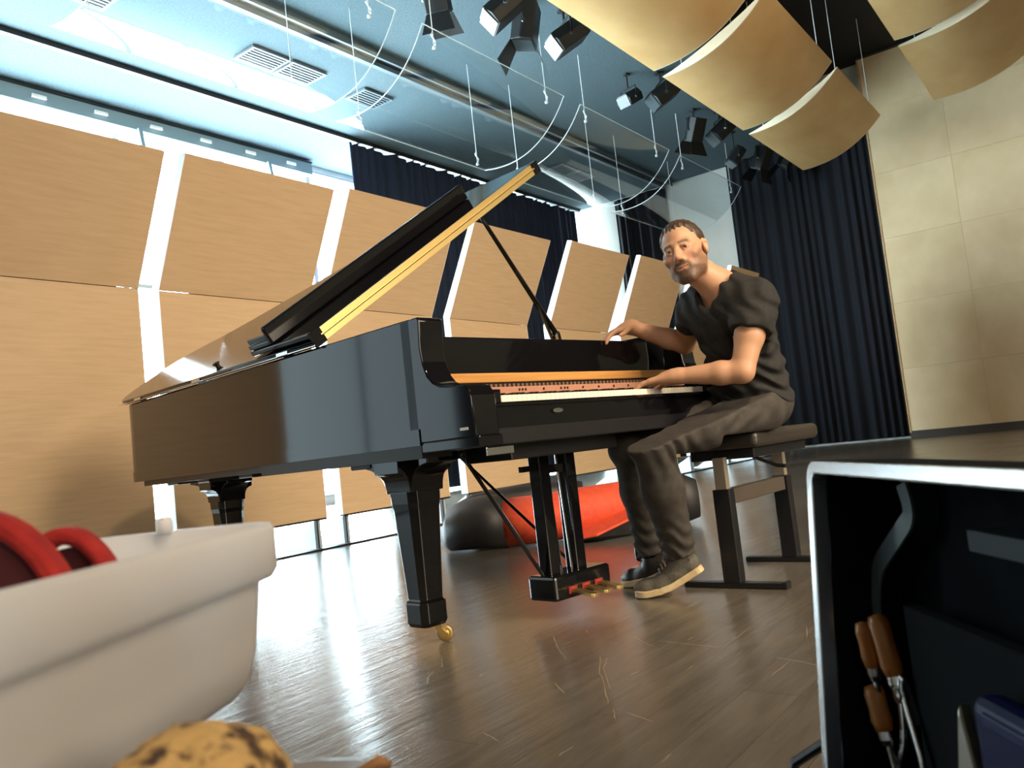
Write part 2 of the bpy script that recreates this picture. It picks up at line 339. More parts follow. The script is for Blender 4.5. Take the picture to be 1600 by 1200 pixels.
MB().box(-.13,.13,-.20,.20,.02,.09).build('grille',M['lampbody'],t)
MB().box(-.16,-.13,-.23,.23,0,.09).box(.13,.16,-.23,.23,0,.09).box(-.13,.13,-.23,-.20,0,.09).box(-.13,.13,.20,.23,0,.09).build('frame',M['panel_edge'],t)

# ================================================================== curtains
def curtain(axis,a0,a1,fix,z0,z1,amp,pitch,label,mt='navy'):
    mb=MB(); n=int((a1-a0)/pitch*8); rows_=[z1,z1-.05,z1-.1,(z0+z1)/2,z0]
    rr_=random.Random(int(a0*100)); ph=[rr_.uniform(-.5,.5) for _ in range(n+1)]; acc=0
    vs=[]
    for i in range(n+1):
        a=a0+(a1-a0)*i/n; acc+=2*PI*(a1-a0)/n/pitch*(1+.35*math.sin(i*.13)+.2*ph[i//8*8])
        for z in rows_:
            k=(.55 if z>z1-.12 else 1)
            d=amp*k*math.sin(acc)+amp*.3*math.sin(acc*.37+z*.2)
            zz=z-.045*(.5+.5*math.sin(acc*.5)) if z>z1-.06 else z
            vs.append((fix+d,a,zz) if axis=='s' else (a,fix+d,z))
    m_=len(rows_); off=len(vs)
    dv=(.012,0,0) if axis=='s' else (0,.012,0)
    vs2=vs+[(p[0]-dv[0],p[1]+dv[1],p[2]) for p in vs]
    fs=[(i*m_+j,(i+1)*m_+j,(i+1)*m_+j+1,i*m_+j+1) for i in range(n) for j in range(m_-1)]
    fs+=[(off+i*m_+j,off+i*m_+j+1,off+(i+1)*m_+j+1,off+(i+1)*m_+j) for i in range(n) for j in range(m_-1)]
    for i in range(n): fs+=[(i*m_,off+i*m_,off+(i+1)*m_,(i+1)*m_),(i*m_+m_-1,(i+1)*m_+m_-1,off+(i+1)*m_+m_-1,off+i*m_+m_-1)]
    for j in range(m_-1): fs+=[(j,j+1,off+j+1,off+j),(n*m_+j,off+n*m_+j,off+n*m_+j+1,n*m_+j+1)]
    mb.add(vs2,fs)
    return tag(room(mb,'stage_curtain',M[mt],smooth=True),label,'curtain')
curtain('s',4.95,11.95,-4.65,.05,5.93,.06,.22,'navy velvet curtain hanging from ceiling track behind the wooden panels','navy_lifted')
curtain('o',-1.02,1.78,12.16,.04,6.0,.05,.19,'tall navy velvet curtain on back wall beside pale plywood wall')
curtain('o',-3.72,-2.45,12.2,.04,5.95,.04,.2,'narrow black curtain between two white strips of back wall')

# ================================================================== wooden shell panels on the left
heights=[2.70,2.68,2.70,2.74,2.72,2.78,2.82,2.95,3.05]
spans=[(-4.55,-3.12),(-3.4,-1.60),(-1.45,-.21),(-.04,1.24),(1.50,2.76),(3.20,4.50),(4.82,6.12),(6.50,7.70),(7.9,9.1)]
plabels=['wooden shell panel left of the one cut by picture edge','wooden shell panel cut by the left edge of picture','wooden shell panel between the two white daylight slits','wooden shell panel behind the raised piano lid',
 'wooden shell panel behind the lid prop','wooden shell panel below the bright white wall strip','wooden shell panel just left of the man\'s face','wooden shell panel hidden mostly behind the man','last wooden shell panel by the navy back curtain']
for i,(s0,s1) in enumerate(spans):
    if i==0: continue
    t=empty('acoustic_panel',RM(0,(s0+s1)/2,0),RA,plabels[i],'acoustic panel','angled wooden shell panels along the left')
    h=(s1-s0)/2; zt=heights[i]; zf=1.89
    MB().prism([(-.035,.235),(0,.235),(0,zf-.003),(-.035,zf+.01)],'y',-h,h).build('lower_board',M['panel'],t)
    dx,dz=.42,zt-zf; l=math.hypot(dx,dz); nx,nz=-dz/l*.035,dx/l*.035
    MB().prism([(.002,zf+.002),(dx,zt),(dx+nx,zt+nz),(-.035,zf+.012)],'y',-h,h).build('upper_board',M['panel'],t)
    MB().box(-.055,-.037,-h+.25,h-.12,zf-.06,zf+.06).build('joint_light_stop',M['satin'],t)  # unseen strip added to stop daylight leaking through the board joint
    MB().box(-.04,.004,-h,h,.222,.236).build('bottom_rail',M['satin'],t)
    for sg in (-1,1):
        a,b=sorted((sg*(h+.0005),sg*(h+.005)))
        MB().prism([(-.075,.235),(.001,.235),(.001,zf),(dx+.001,zt),(dx+nx*1.8,zt+nz*1.8-.01),(-.075,zf+.03)],'y',a,b).build('side_flange',M['panel_edge'],t)
        f=MB().prism([(-.45,.012),(-.02,.012),(-.02,.22),(-.06,.22)],'y',-.008,.008).build('foot_bracket',M['steel'],t); f.location=(0,sg*(h-.06),0)
        MB().box(-.06,-.03,-.018,.018,.0,.235).build('post',M['dark_metal'],f)
        MB().box(-.50,.03,-.045,.045,.0,.012).build('base_plate',M['steel'],f)

# ================================================================== clear acrylic reflectors
def arc(A,B,sag,n):
    A=Vector((A[0],0,A[1]));B=Vector((B[0],0,B[1])); d=B-A; nn=Vector((d.z,0,-d.x)).normalized()
    if nn.z>0: nn=-nn
    return [A+d*(i/n)+nn*sag*(1-(2*i/n-1)**2) for i in range(n+1)]
def acrylic(sc,hl,label,A=(-1.82,4.56),B=(-.40,5.16),sag=.27):
    c0=Vector(((A[0]+B[0])/2,0,4.6)); t=empty('acrylic_reflector',RM(c0.x,sc,c0.z),RA,label,'acoustic reflector','clear curved reflectors hung under the stage ceiling')
    pr=[p-c0 for p in arc(A,B,sag,20)]; th=.010
    mb=MB(); mb.loft([[ (p.x,-hl,p.z) for p in pr]+[(p.x,-hl,p.z+th) for p in reversed(pr)], [(p.x,hl,p.z) for p in pr]+[(p.x,hl,p.z+th) for p in reversed(pr)]])
    mb.build('sheet',M['acrylic'],t,smooth=False,auto=40)
    for sg in (-1,1): MB().tube([(p.x,sg*(hl+.004),p.z+th/2) for p in pr],.006,6).build('polished_edge',M['edge_glow'],t)
    for p in (pr[0],pr[-1]): MB().tube([(p.x,-hl,p.z+th/2),(p.x,hl,p.z+th/2)],.006,6).build('polished_edge',M['edge_glow'],t)
    for sg in (-1,1):
        for idx in (1,18):
            p=pr[idx]; y=sg*(hl-.28)
            wv=MB().tube([(p.x,y,p.z),(p.x,y,6.0-c0.z)],.0055,6).build('hanging_wire',M['wire'],t)
            MB().lathe([(.004,0),(.022,.01),(.022,.03),(.006,.05)],8,(p.x,y,p.z+.0)).tube([(p.x,y+.02,p.z+.06),(p.x,y+.035,p.z+.10),(p.x,y,p.z+.13),(p.x,y-.03,p.z+.16),(p.x,y,p.z+.2)],.009,6).build('hook',M['wire'],wv)
acrylic(.25,1.38,'clear curved acrylic reflector at the upper left over bright ceiling')
acrylic(3.42,1.38,'clear curved acrylic reflector above the raised piano lid tip')
acrylic(6.60,1.38,'clear curved acrylic reflector between lid tip and the man\'s head')
acrylic(9.78,1.38,'farthest clear curved acrylic reflector in front of white back wall')

# ================================================================== curved wooden reflectors
def woodref(sc,hl,A,B,sag,label,tilt=0):
    c0=Vector(((A[0]+B[0])/2,0,(A[1]+B[1])/2)); t=empty('wooden_reflector',RM(c0.x,sc,c0.z),RA,label,'acoustic reflector','curved wooden reflectors hung over the hall')
    n=24; lo=[p-c0 for p in arc(A,B,sag,n)]; hi=[Vector((p.x,0,p.z+.012+.13*math.sin(PI*i/n))) for i,p in enumerate(lo)]
    MB().loft([[(p.x,y,p.z) for p in lo]+[(p.x,y,p.z+.014) for p in reversed(lo)] for y in (-hl+.012,hl-.012)]).build('shell',M['reflector'],t,auto=40)
    for sg in (-1,1):
        y0,y1=sorted((sg*(hl-.012),sg*(hl+.012)))
        MB().loft([[(p.x,y,p.z) for p in lo]+[(p.x,y,p.z) for p in reversed(hi)] for y in (y0,y1)]).build('end_rib',M['reflector_edge'],t,auto=40)
    for sg in (-1,1):
        for idx in (2,n-2):
            p=lo[idx]; MB().tube([(p.x,sg*(hl-.3),p.z),(p.x,sg*(hl-.3),7.2-c0.z)],.006,6).build('hanging_wire',M['wire'],t)
W1=((.93,5.0),(2.32,5.56),.17)
woodref(9.33,1.33,*W1,'curved wooden reflector nearest the navy curtain, lowest in its row')
woodref(6.37,1.35,*W1,'curved wooden reflector in middle of left row above stage lamps')
woodref(3.36,1.38,*W1,'curved wooden reflector at top centre cut by picture edge')
W2=((3.15,5.55),(4.95,6.2),.22)
woodref(9.35,1.36,*W2,'curved wooden reflector in top right corner against plywood wall')
woodref(6.38,1.34,*W2,'upper wooden reflector at top right edge of picture')
W3=((2.42,5.75),(2.95,5.95),.03)
t=empty('ceiling_batten',RM(2.75,4.9,5.7),RA,'narrow wooden batten end between the two reflector rows','batten')
MB().prism([(-.14,0),(.12,.05),(.12,.09),(-.14,.04)],'y',-1.6,.75).build('board',M['reflector'],t); MB().box(-.15,-.13,-1.6,.76,-.01,.05).build('edge_trim',M['reflector_edge'],t)

# ================================================================== stage lanterns
def lantern(o,s,z,yaw,pitch,label,barn=True,scale=1.0,door=True):
    t=empty('stage_lamp',RM(o,s,z),RA+yaw,label,'stage lamp','stage lamps under the ceiling edge'); t.scale=(scale,)*3
    top=(5.995-z)/scale
    MB().tube([(0,0,.20),(0,0,top)],.014,8).box(-.04,.04,-.05,.05,top-.03,top).build('hanger',M['black_paint'],t)
    MB().tube([(-.17,0,0),(-.17,0,.20),(.17,0,.20),(.17,0,0)],.012,6).build('yoke',M['black_paint'],t)
    cp,sp=math.cos(pitch),math.sin(pitch)
    def rot(mb):
        mb.v=[(x,y*cp-z_*sp,y*sp+z_*cp) for x,y,z_ in mb.v]; return mb
    rot(MB().prism([(-.13,-.10),(.13,-.10),(.155,.02),(.10,.13),(-.10,.13),(-.155,.02)],'y',-.22,.17)).build('housing',M['lampbody'],t,bevel=.012)
    rot(MB().box(-.12,.12,.17,.185,-.09,.10)).build('lens',M['lens'],t)
    for a in (-.16,.16): rot(MB().lathe([(.02,-.012),(.024,0),(.02,.012)],10,(a,0,0),'x')).build('clamp_knob',M['chrome'],t)
    if barn:
        for poly in ([(-.13,.17,.11),(.13,.17,.11),(.19,.40,.20),(-.19,.40,.20)],[(-.13,.17,-.10),(.13,.17,-.10),(.19,.38,-.22),(-.19,.38,-.22)]):
            mb=MB(); q=[Vector(p) for p in poly]; mb.add(q+[p+Vector((0,0,.006)) for p in q],[(0,1,2,3),(7,6,5,4),(0,4,5,1),(1,5,6,2),(2,6,7,3),(3,7,4,0)])
            rot(mb).build('barn_door',M['black_paint'],t)
lantern(-.50,2.45,5.66,.4,-1.2,'black stage lamp at top edge, left of all lamps')
lantern(-.12,3.15,5.60,2.4,-.7,'black stage lamp with square glass touching the top edge',False,1.2)
lantern(-.16,3.70,5.62,2.0,-1.35,'black stage lamp with wide open barn door flap',True,1.25)
lantern(.02,4.30,5.60,2.5,-.6,'stage lamp with square glass right of the barn door lamp',False,1.2)
lantern(-.33,6.60,5.60,2.9,-.5,'small isolated stage lamp with bronze glass',False,.85)
lantern(.05,6.95,5.62,2.4,-.6,'grey stage lamp beside the small bronze lamp',False,1.15)
lantern(-.22,8.75,5.62,1.2,-1.1,'dark stage lamp with drooping door, far group',True,1.0)
lantern(.06,9.2,5.62,2.4,-.7,'grey stage lamp with round pale door, far group',False,1.2)
lantern(-.17,10.4,5.5,2.4,-.9,'little stage lamp with bright white square glass',False,.9)
lantern(.10,11.1,5.55,1.4,-1.1,'shadowed stage lamp just above the navy curtain',True,1.1)
lantern(.45,11.5,5.55,1.7,-1.0,'farthest stage lamp under the lowest wooden reflector',True,1.0)
# ================================================================== GRAND PIANO
piano=empty('grand_piano',PO,PA,'black lacquered grand piano with lid raised on its prop','piano')
W_=1.50; LEN=2.40
def bez(p0,p1,p2,p3,n):
    return [tuple((1-t)**3*a+3*(1-t)**2*t*b+3*(1-t)*t*t*c+t**3*d for a,b,c,d in zip(p0,p1,p2,p3)) for t in [i/n for i in range(n+1)]]
def outline(off=0,y0=0.0):
    pts=[(0,y0),(0,LEN-.16)]
    pts+=bez((0,LEN-.16),(0,LEN-.03),(.06,LEN),(.16,LEN),8)[1:]
    pts+=bez((.16,LEN),(.30,LEN),(.40,LEN-.02),(.47,LEN-.16),8)[1:]
    pts+=bez((.47,LEN-.16),(.62,LEN-.62),(1.42,LEN-.95),(W_,.62),22)[1:]
    pts+=[(W_,y0)]
    if off:
        n=len(pts); out=[]
        for i,p in enumerate(pts):
            a=Vector(pts[max(i-1,0)]); b=Vector(pts[min(i+1,n-1)]); d=(b-a).normalized() if (b-a).length>1e-6 else Vector((0,1))
            nn=Vector((-d.y,d.x)); out.append((p[0]+nn.x*off,p[1]+nn.y*off))
        return out
    return pts
def shell_rim(z0,z1,offo,offi,y0=0.0):
    a=outline(offo,y0); b=outline(offi,y0); n=len(a); mb=MB()
    vs=[(x,y,z0) for x,y in a]+[(x,y,z1) for x,y in a]+[(x,y,z0) for x,y in b]+[(x,y,z1) for x,y in b]; fs=[]
    for i in range(n-1):
        fs+=[(i,i+1,n+i+1,n+i),(2*n+i,3*n+i,3*n+i+1,2*n+i+1),(n+i,n+i+1,3*n+i+1,3*n+i),(i,2*n+i,2*n+i+1,i+1)]
    fs+=[(0,n,3*n,2*n),(n-1,2*n+n-1,3*n+n-1,n+n-1)]
    return mb.add(vs,fs)
rim=shell_rim(.652,1.03,0,-.075).build('rim',M['black'],piano,auto=30,bevel=.004)
shell_rim(.640,.690,.004,-.07).build('rim_base_moulding',M['black'],rim,auto=30)
# soundboard seen inside, plate
sb=MB(); pl=outline(-.07); n_=len(pl); sb.add([(x,y,.84) for x,y in pl]+[(x,y,.85) for x,y in pl],[tuple(range(n_)),tuple(range(n_,2*n_))[::-1]]); sb.build('soundboard',M['rail'],piano)
pl2=outline(-.12,.35); sb=MB(); n_=len(pl2); sb.add([(x,y,.90) for x,y in pl2]+[(x,y,.915) for x,y in pl2],[tuple(range(n_)),tuple(range(n_,2*n_))[::-1]]+[(i,(i+1)%n_,n_+(i+1)%n_,n_+i) for i in range(n_)]); sb.build('iron_frame',M['brass'],piano)
# underside beams
for y,x1,z0 in ((.42,1.40,.585),(.80,1.30,.60),(1.25,1.12,.60),(1.65,.86,.60),(1.98,.66,.605),(2.22,.50,.615)):
    MB().box(.06,x1,y-.06,y+.06,z0,.66).build('beam',M['satin'],piano,bevel=.004)
MB().prism([(.0,.0),(.12,.0)]+[(.12,1.0),(.0,1.0)],'z',.60,.645).build('bottom_board',M['satin'],piano)
MB().box(.02,.10,1.0,2.22,.615,.65).build('bottom_board',M['satin'],piano)
# arms
prof=[(.05,1.03),(-.040,1.03),(-.046,1.02),(-.040,.935),(-.046,.885),(-.062,.845),(-.085,.822),(-.115,.808),(-.152,.803),(-.205,.800),(-.228,.793),(-.240,.778),(-.246,.760),(-.249,.645),(.05,.645)]
def arm(x0,x1):
    a=MB().prism([(y,z) for y,z in prof],'x',x0,x1).build('arm',M['black'],piano,bevel=.005,auto=30)
    MB().box(x0+.002,x1-.002,-.262,.02,.615,.648).build('arm_foot',M['black'],a,bevel=.004)
    return a
a1=arm(0,.098); a2=arm(W_-.098,W_)
MB().box(-.0015,.0,-.262+.04,-.262+.075,.668,.676).build('sticker',M['panel_edge'],a1)
MB().box(.02,.13,-.267,-.262,.588,.612).build('metal_plate',M['chrome'],a1,bevel=.002)
# keybed, keyslip
MB().box(0.01,W_-.01,-.235,.40,.615,.665).build('keybed',M['satin'],piano,bevel=.004)
ks=MB().box(.098,W_-.098,-.232,-.205,.632,.742).build('key_slip',M['black'],piano,bevel=.006)
MB().box(.098,W_-.098,-.240,-.230,.728,.738).build('slip_moulding',M['black'],ks,bevel=.003)
MB().lathe([(.001,0),(.022,0),(.022,.006),(.001,.006)],20,(0,0,0),'y').build('glare_plate',M['chrome'],ks,loc=(.37,-.240,.706)).scale=(1.1,1,.32)  # chrome oval added in place of a bluish glare on the slip
kx0,kx1=.150,1.292; ky=-.195; kz=.765
for x0,x1 in ((.098,kx0-.003),(kx1+.003,W_-.098)):
    MB().box(x0,x1,-.222,-.02,.665,.782).build('key_block',M['black'],piano,bevel=.008)
kb=MB().box(kx0,kx1,ky+.02,.02,.665,.735).build('key_frame',M['rail'],piano)
nw=52; kw=(kx1-kx0)/nw
wm=MB().box(-kw/2+.0006,kw/2-.0006,0,.150,-.024,0).mesh('white_key',M['ivory'])
bm_=MB().prism([(.050,0),(.054,.012),(.150,.012),(.150,0)],'x',-.0052,.0052).mesh('black_key',M['ebony'])
pat='ABCDEFG'
for i in range(nw):
    o=link('white_key',wm,kb); o.location=(kx0+kw*(i+.5),ky,kz)
    if pat[i%7] in 'ACDFG' and i<nw-1:
        o=link('black_key',bm_,kb); o.location=(kx0+kw*(i+1),ky,kz)
# name rail, action rail and fallboard
nr=MB().box(.11,W_-.11,-.050,-.040,.779,.806).build('name_rail',M['felt'],piano,bevel=.002)
dm=MB().lathe([(.0005,-.002),(.0042,-.002),(.0042,0),(.0005,0)],10,(0,0,0),'y').mesh('screw',M['ebony'])
for x in (.125,.215,.305,.40,.415,.43,.52,.61,.63,.645,.73,.82,.91,1.0,1.1,1.2,1.3):
    o=link('screw',dm,nr); o.location=(x,-.050,.795)
mb=MB()
for i in range(60): mb.box(.12+.021*i,.12+.021*i+.010,-.03,.02,.806,.818)
mb.build('action_row',mat('action_felt',(.16,.10,.07),.8),nr)['kind']='stuff'
MB().box(.098,W_-.098,-.010,.016,.826,.858).build('action_rail',M['rail'],piano,bevel=.004)
MB().box(.098,W_-.098,.0,.03,.806,.826).build('rail_shadow_board',M['satin'],piano)
fb=MB().box(.098,W_-.098,.045,.075,.855,.988).build('fallboard',M['black'],piano,bevel=.006)
MB().box(.098,W_-.098,.005,.05,.852,.862).build('fallboard_lip',M['black'],fb)
MB().box(.10,W_-.10,.08,.36,.955,.975).build('music_shelf',M['black'],piano,bevel=.004)
# toe box under keybed, trap work
MB().box(.26,.80,-.12,.10,.565,.62).build('trap_box',M['satin'],piano,bevel=.004)
# legs
def leg(x,y,rz=0):
    L_=empty('leg',(x,y,0),0); L_.parent=piano
    return L_
def piano_leg(x,y):
    def sq(w,z,c=.16): 
        h=w/2; k=h*(1-c*2) 
        return [(x+a,y+b,z) for a,b in ((h,-k),(h,k),(k,h),(-k,h),(-h,k),(-h,-k),(-k,-h),(k,-h))]
    lg=MB().loft([sq(.138,.50),sq(.134,.46),sq(.126,.44),sq(.094,.145),sq(.110,.135),sq(.110,.072),sq(.094,.058)]).build('leg',M['black'],piano,bevel=.003)
    # corbel head flaring to the case
    pf=[(.068,.495)]+bez((.068,.495),(.072,.555),(.13,.588),(.27,.596),8)[1:]+[(.27,.64),(-.16,.64)]+bez((-.16,.585),(-.10,.578),(-.072,.555),(-.068,.495),6)
    MB().prism([(y+a,b) for a,b in pf],'x',x-.066,x+.066).build('leg_head',M['black'],lg,bevel=.003,auto=30)
    pf2=[(.068,.495)]+bez((.068,.495),(.070,.54),(.08,.555),(.11,.56),6)[1:]+[(.11,.62),(-.11,.62)]+bez((-.11,.56),(-.08,.555),(-.070,.54),(-.068,.495),6)
    MB().prism([(x+a,b) for a,b in pf2],'y',y-.066,y+.066).build('leg_head',M['black'],lg,bevel=.003,auto=30)
    MB().lathe([(.030,.054),(.030,.060),(.012,.060)],16,(x,y,0)).bar((x,y,.058),(x+.018,y-.018,.050),.030,.012).bar((x+.018+.009,y-.018+.009,.054),(x+.034+.009,y-.042+.009,.024),.005,.018).bar((x+.018-.009,y-.018-.009,.054),(x+.034-.009,y-.042-.009,.024),.005,.018).build('caster_fork',M['brass'],lg)
    cw=MB().lathe([(.004,-.011),(.012,-.011),(.014,-.007),(.023,-.007),(.027,-.005),(.027,.005),(.023,.007),(.014,.007),(.012,.011),(.004,.011)],24,(0,0,0),'x').build('caster_wheel',M['brass'],lg,auto=30); cw.location=(x+.034,y-.042,.027); cw.rotation_euler=(0,0,.6)
    return lg
piano_leg(.13,.22); piano_leg(1.37,.22); piano_leg(.37,2.08)
# pedal lyre
ly=MB().box(.50,.80,-.02,.11,.065,.150).build('pedal_lyre',M['black'],piano,bevel=.01)
for x in (.555,.695):
    MB().box(x-.026,x+.026,.02,.075,.148,.60).build('lyre_post',M['black'],ly,bevel=.004)
MB().box(.56,.69,.03,.06,.50,.53).build('lyre_rail',M['black'],ly)
MB().box(.455,.53,.03,.05,.515,.535).build('lyre_rail',M['black'],ly)
for x in (.595,.650,.700):
    MB().tube([(x,.03,.15),(x,.05,.60)],.004,6).build('pedal_rod',M['chrome'],ly)
for i,x in enumerate((.585,.655,.725)):
    p=MB().loft([[(x+a*w_,y,z+b*.006) for a,b in ((-1,-1),(1,-1),(1,1),(-1,1))] for y,z,w_ in ((0,.095,.012),(-.05,.092,.012),(-.085,.086,.017),(-.115,.080,.018),(-.125,.079,.010))]).build('pedal',M['brass'],ly,bevel=.002)
    MB().box(x-.022,x+.022,-.024,-.018,.082,.106).build('pedal_felt',mat('red_pedal_felt',(.25,.02,.02),.9) if i==0 else bpy.data.materials['red_pedal_felt'],ly)
MB().tube([(.30,.16,.60),(.52,.05,.15)],.0075,8).build('brace_rod',M['black'],ly)
MB().tube([(.62,.55,.60),(.72,.08,.15)],.006,8).build('brace_rod',M['black'],ly)
# lid, folded front flap, brass hinge
PHI=math.radians(33.4); LF=.50
lidp=empty('lid_hinge_line',(0,0,1.036)); 
def lidify(o): o.rotation_euler=(0,-PHI,0); o.location=(0,0,1.036); return o
bpy.data.objects.remove(lidp)
lo_=[(x,y) for x,y in outline(.022,LF) ]
lo_=[(max(x,-.022),y) for x,y in lo_]
n_=len(lo_); mb=MB(); mb.add([(x,y,0) for x,y in lo_]+[(x,y,.024) for x,y in lo_],[tuple(range(n_)),tuple(range(n_,2*n_))[::-1]]+[(i,(i+1)%n_,n_+(i+1)%n_,n_+i) for i in range(n_)])
lid=lidify(mb.build('lid',M['black'],piano,bevel=.006,auto=30))
fl=MB().box(0,W_+.0,LF,LF+.46,.030,.052).build('front_flap',M['black'],lid,bevel=.006)
for z0,z1 in ((.002,.023),(.031,.051)): MB().box(.03,W_-.03,LF-.004,LF-.0005,z0,z1).build('brass_hinge',M['brass'],lid)
MB().tube([(.02,LF-.004,.027),(W_-.03,LF-.004,.027)],.005,8).build('hinge_pin',M['brass'],lid)
for x in (.005,1.485): MB().box(x-.025,x+.025,LF-.006,LF+.01,-.002,.054).build('hinge_cap',M['black'],lid)
# strap hinges along spine
for y in (.72,1.45,2.1): MB().box(-.03,.03,y-.04,y+.04,1.030,1.042).build('lid_hinge',M['chrome'],piano)
MB().box(-.024,-.021,LF,2.36,1.030,1.0345).build('spine_hinge_strip',M['chrome'],piano)
# prop
pr_=MB().tube([(1.40,.62,1.0),(1.335,.585,1.12)],[.022,.020],10).build('lid_prop',M['black'],piano)
lx=1.03; pz=1.036+lx*math.sin(PHI)-.0; px_=lx*math.cos(PHI)
MB().tube([(1.335,.585,1.12),(px_,.515,pz)],[.013,.009],10).build('prop_stick',M['black'],pr_)
MB().tube([(1.34,.59,1.03),(1.20,.56,1.26)],.008,8).build('prop_stick',M['black'],pr_)
# music desk slab lying on the folded flap
ct,st=math.cos(PHI),math.sin(PHI)
desk=empty('music_desk',tuple(PW(0,0,1.036)),0,'long black slab laid on top of the raised piano lid','music desk'); desk.rotation_euler=(Matrix.Rotation(PA,3,'Z')@Matrix.Rotation(-PHI,3,'Y')).to_euler()
MB().box(.0,1.29,.79,.95,.053,.075).build('back_board',M['black'],desk,bevel=.006)
MB().box(.0,1.29,.775,.798,.053,.128).build('front_rail',M['black'],desk,bevel=.008)
MB().box(.0,.03,.79,.93,.075,.10).build('side_rail',M['black'],desk,bevel=.004)
MB().box(1.26,1.29,.79,.93,.075,.10).build('side_rail',M['black'],desk,bevel=.004)
kn=MB().lathe([(.010,.052),(.010,.060),(.016,.064),(.016,.070),(.004,.074)],14,(.05,1.35,-.028)).build('lid_bumper',M['ebony'],lid)
# ================================================================== BENCH
bc=(Vector((.74,3.14,0))+Vector((1.10,3.58,0)))/2; bd=Vector((1.10-.74,3.58-3.14,0)).normalized(); brz=math.atan2(bd.y,bd.x)
bench=empty('piano_bench',bc,brz,'black padded adjustable piano bench the man sits on','bench')
HL=.285; SZ=.572
seat=MB().box(-.315,.325,-.17,.17,SZ-.062,SZ).build('seat_cushion',mat('bench_leather',(.035,.030,.025),.38),bench,bevel=.022,seg=4)
MB().box(-.26,.26,-.13,.13,SZ-.10,SZ-.062).build('seat_frame',M['satin'],bench,bevel=.004)
for sg in (-1,1):
    x=sg*HL*.985
    lg=MB().box(x-.024,x+.024,-.034,.034,.02,.365).build('leg',M['satin'],bench,bevel=.004)
    MB().box(x-.016,x+.016,-.022,.022,.365,SZ-.09).build('inner_column',mat('bench_column',(.50,.44,.33),.4,.6) if sg<0 else bpy.data.materials['bench_column'],lg)
    MB().box(x-.022,x+.022,-.20,.20,.0,.022).build('foot_bar',M['satin'],lg,bevel=.004)
    MB().box(x-.022,x+.022,-.205,-.190,.0,.025).build('foot_cap',M['dark_metal'],lg)
MB().box(-HL+.03,HL-.03,-.024,.024,.305,.362).build('stretcher',mat('bench_brown',(.085,.070,.055),.45),bench,bevel=.004)
MB().tube([(-.20,-.10,SZ-.10),(-.235,-.20,SZ-.135),(-.24,-.235,SZ-.14)],.0075,8).build('height_lever',M['satin'],bench)

# ================================================================== RED LOUNGE SEAT
chair=empty('lounge_seat',(.12,5.25,0),math.radians(-4),'low red and black lounge seat on floor by the wooden panels','lounge seat')
redm=noisy(mat('red_upholstery',rough=.7),(.60,.065,.025),(.68,.085,.032),(1,1,1),30,2,bump=.1)
blk=noisy(mat('black_upholstery',rough=.55),(.012,.012,.014),(.022,.022,.025),(1,1,1),6)
def ring(cx,cy,cz,ry,rz_,n=20,tw=0): return [(cx+tw*math.sin(2*PI*j/n),cy+ry*math.cos(2*PI*j/n),max(.004,cz+rz_*math.sin(2*PI*j/n))) for j in range(n)]
# black rounded shell at left
MB().loft([ring(-.66,.05,.10,.06,.07),ring(-.62,.04,.13,.14,.13),ring(-.52,.02,.155,.20,.155),ring(-.40,.0,.165,.23,.165),ring(-.25,-.01,.165,.235,.165)]).build('black_shell',blk,chair,smooth=True)
MB().loft([ring(-.25,-.01,.150,.225,.150),ring(-.05,-.01,.150,.22,.150),ring(.20,.02,.165,.19,.150),ring(.42,.10,.18,.16,.14),ring(.62,.20,.20,.12,.125),ring(.72,.26,.205,.06,.08)]).build('red_backrest',redm,chair,smooth=True)
MB().loft([ring(-.60,.16,.24,.05,.04),ring(-.45,.20,.27,.10,.07),ring(-.2,.22,.28,.12,.08),ring(.05,.24,.29,.10,.07),ring(.25,.30,.30,.05,.04)]).build('black_roll',blk,chair,smooth=True)
# red seat slab with black underside
def slab(z): return [(.16,-.26,.02+z),(.30,-.30,.035+z),(.86,.02,.20+z),(.84,.14,.215+z),(.30,.10,.17+z),(.18,.0,.10+z)]
s_=MB(); A=slab(.018);B=slab(0); s_.add(A+B,[tuple(range(6)),tuple(range(6,12))[::-1]]+[(i,(i+1)%6,6+(i+1)%6,6+i) for i in range(6)]); s_.build('red_seat',redm,chair,bevel=.006)
u=MB(); T=slab(-.002); U=[(.22,-.20,.004),(.32,-.22,.004),(.62,-.05,.004),(.70,.10,.004),(.40,.14,.004),(.2,.05,.004)]
u.add(T+U,[tuple(range(6)),tuple(range(6,12))[::-1]]+[(i,(i+1)%6,6+(i+1)%6,6+i) for i in range(6)]); u.build('black_base',blk,chair)
MB().loft([ring(.62,.30,.10,.10,.10),ring(.74,.26,.14,.12,.14),ring(.86,.22,.17,.12,.17),ring(.97,.18,.16,.07,.12)]).build('black_shell',blk,chair,smooth=True)

# ================================================================== FOREGROUND: table, tub, felts, bread, tool case
tz=.444
table=empty('side_table',(-.40,.20,0),0,'dark grey glossy side table at bottom left corner','table')
tabm=noisy(mat('table_top',rough=.18,coat=.3),(.10,.115,.14),(.17,.19,.22),(1,1,1),8)
MB().prism([(-.40,-.42),(.32,-.42),(.32,.225),(.315,.25),(.30,.265),(.275,.272),(-.40,.272)],'z',tz-.022,tz).build('table_top',tabm,table,bevel=.006,seg=3)
for x in (-.36,.27):
    for y in (-.38,.22): MB().box(x-.016,x+.016,y-.016,y+.016,0,tz-.022).build('leg',M['satin'],table)
tubm=mat('frosted_plastic',(.90,.89,.87),.35)
N,L,b=nodes(tubm); tl_=N.new('ShaderNodeBsdfTranslucent'); tl_.inputs[0].default_value=(.86,.85,.85,1); mx=N.new('ShaderNodeMixShader'); mx.inputs[0].default_value=.45
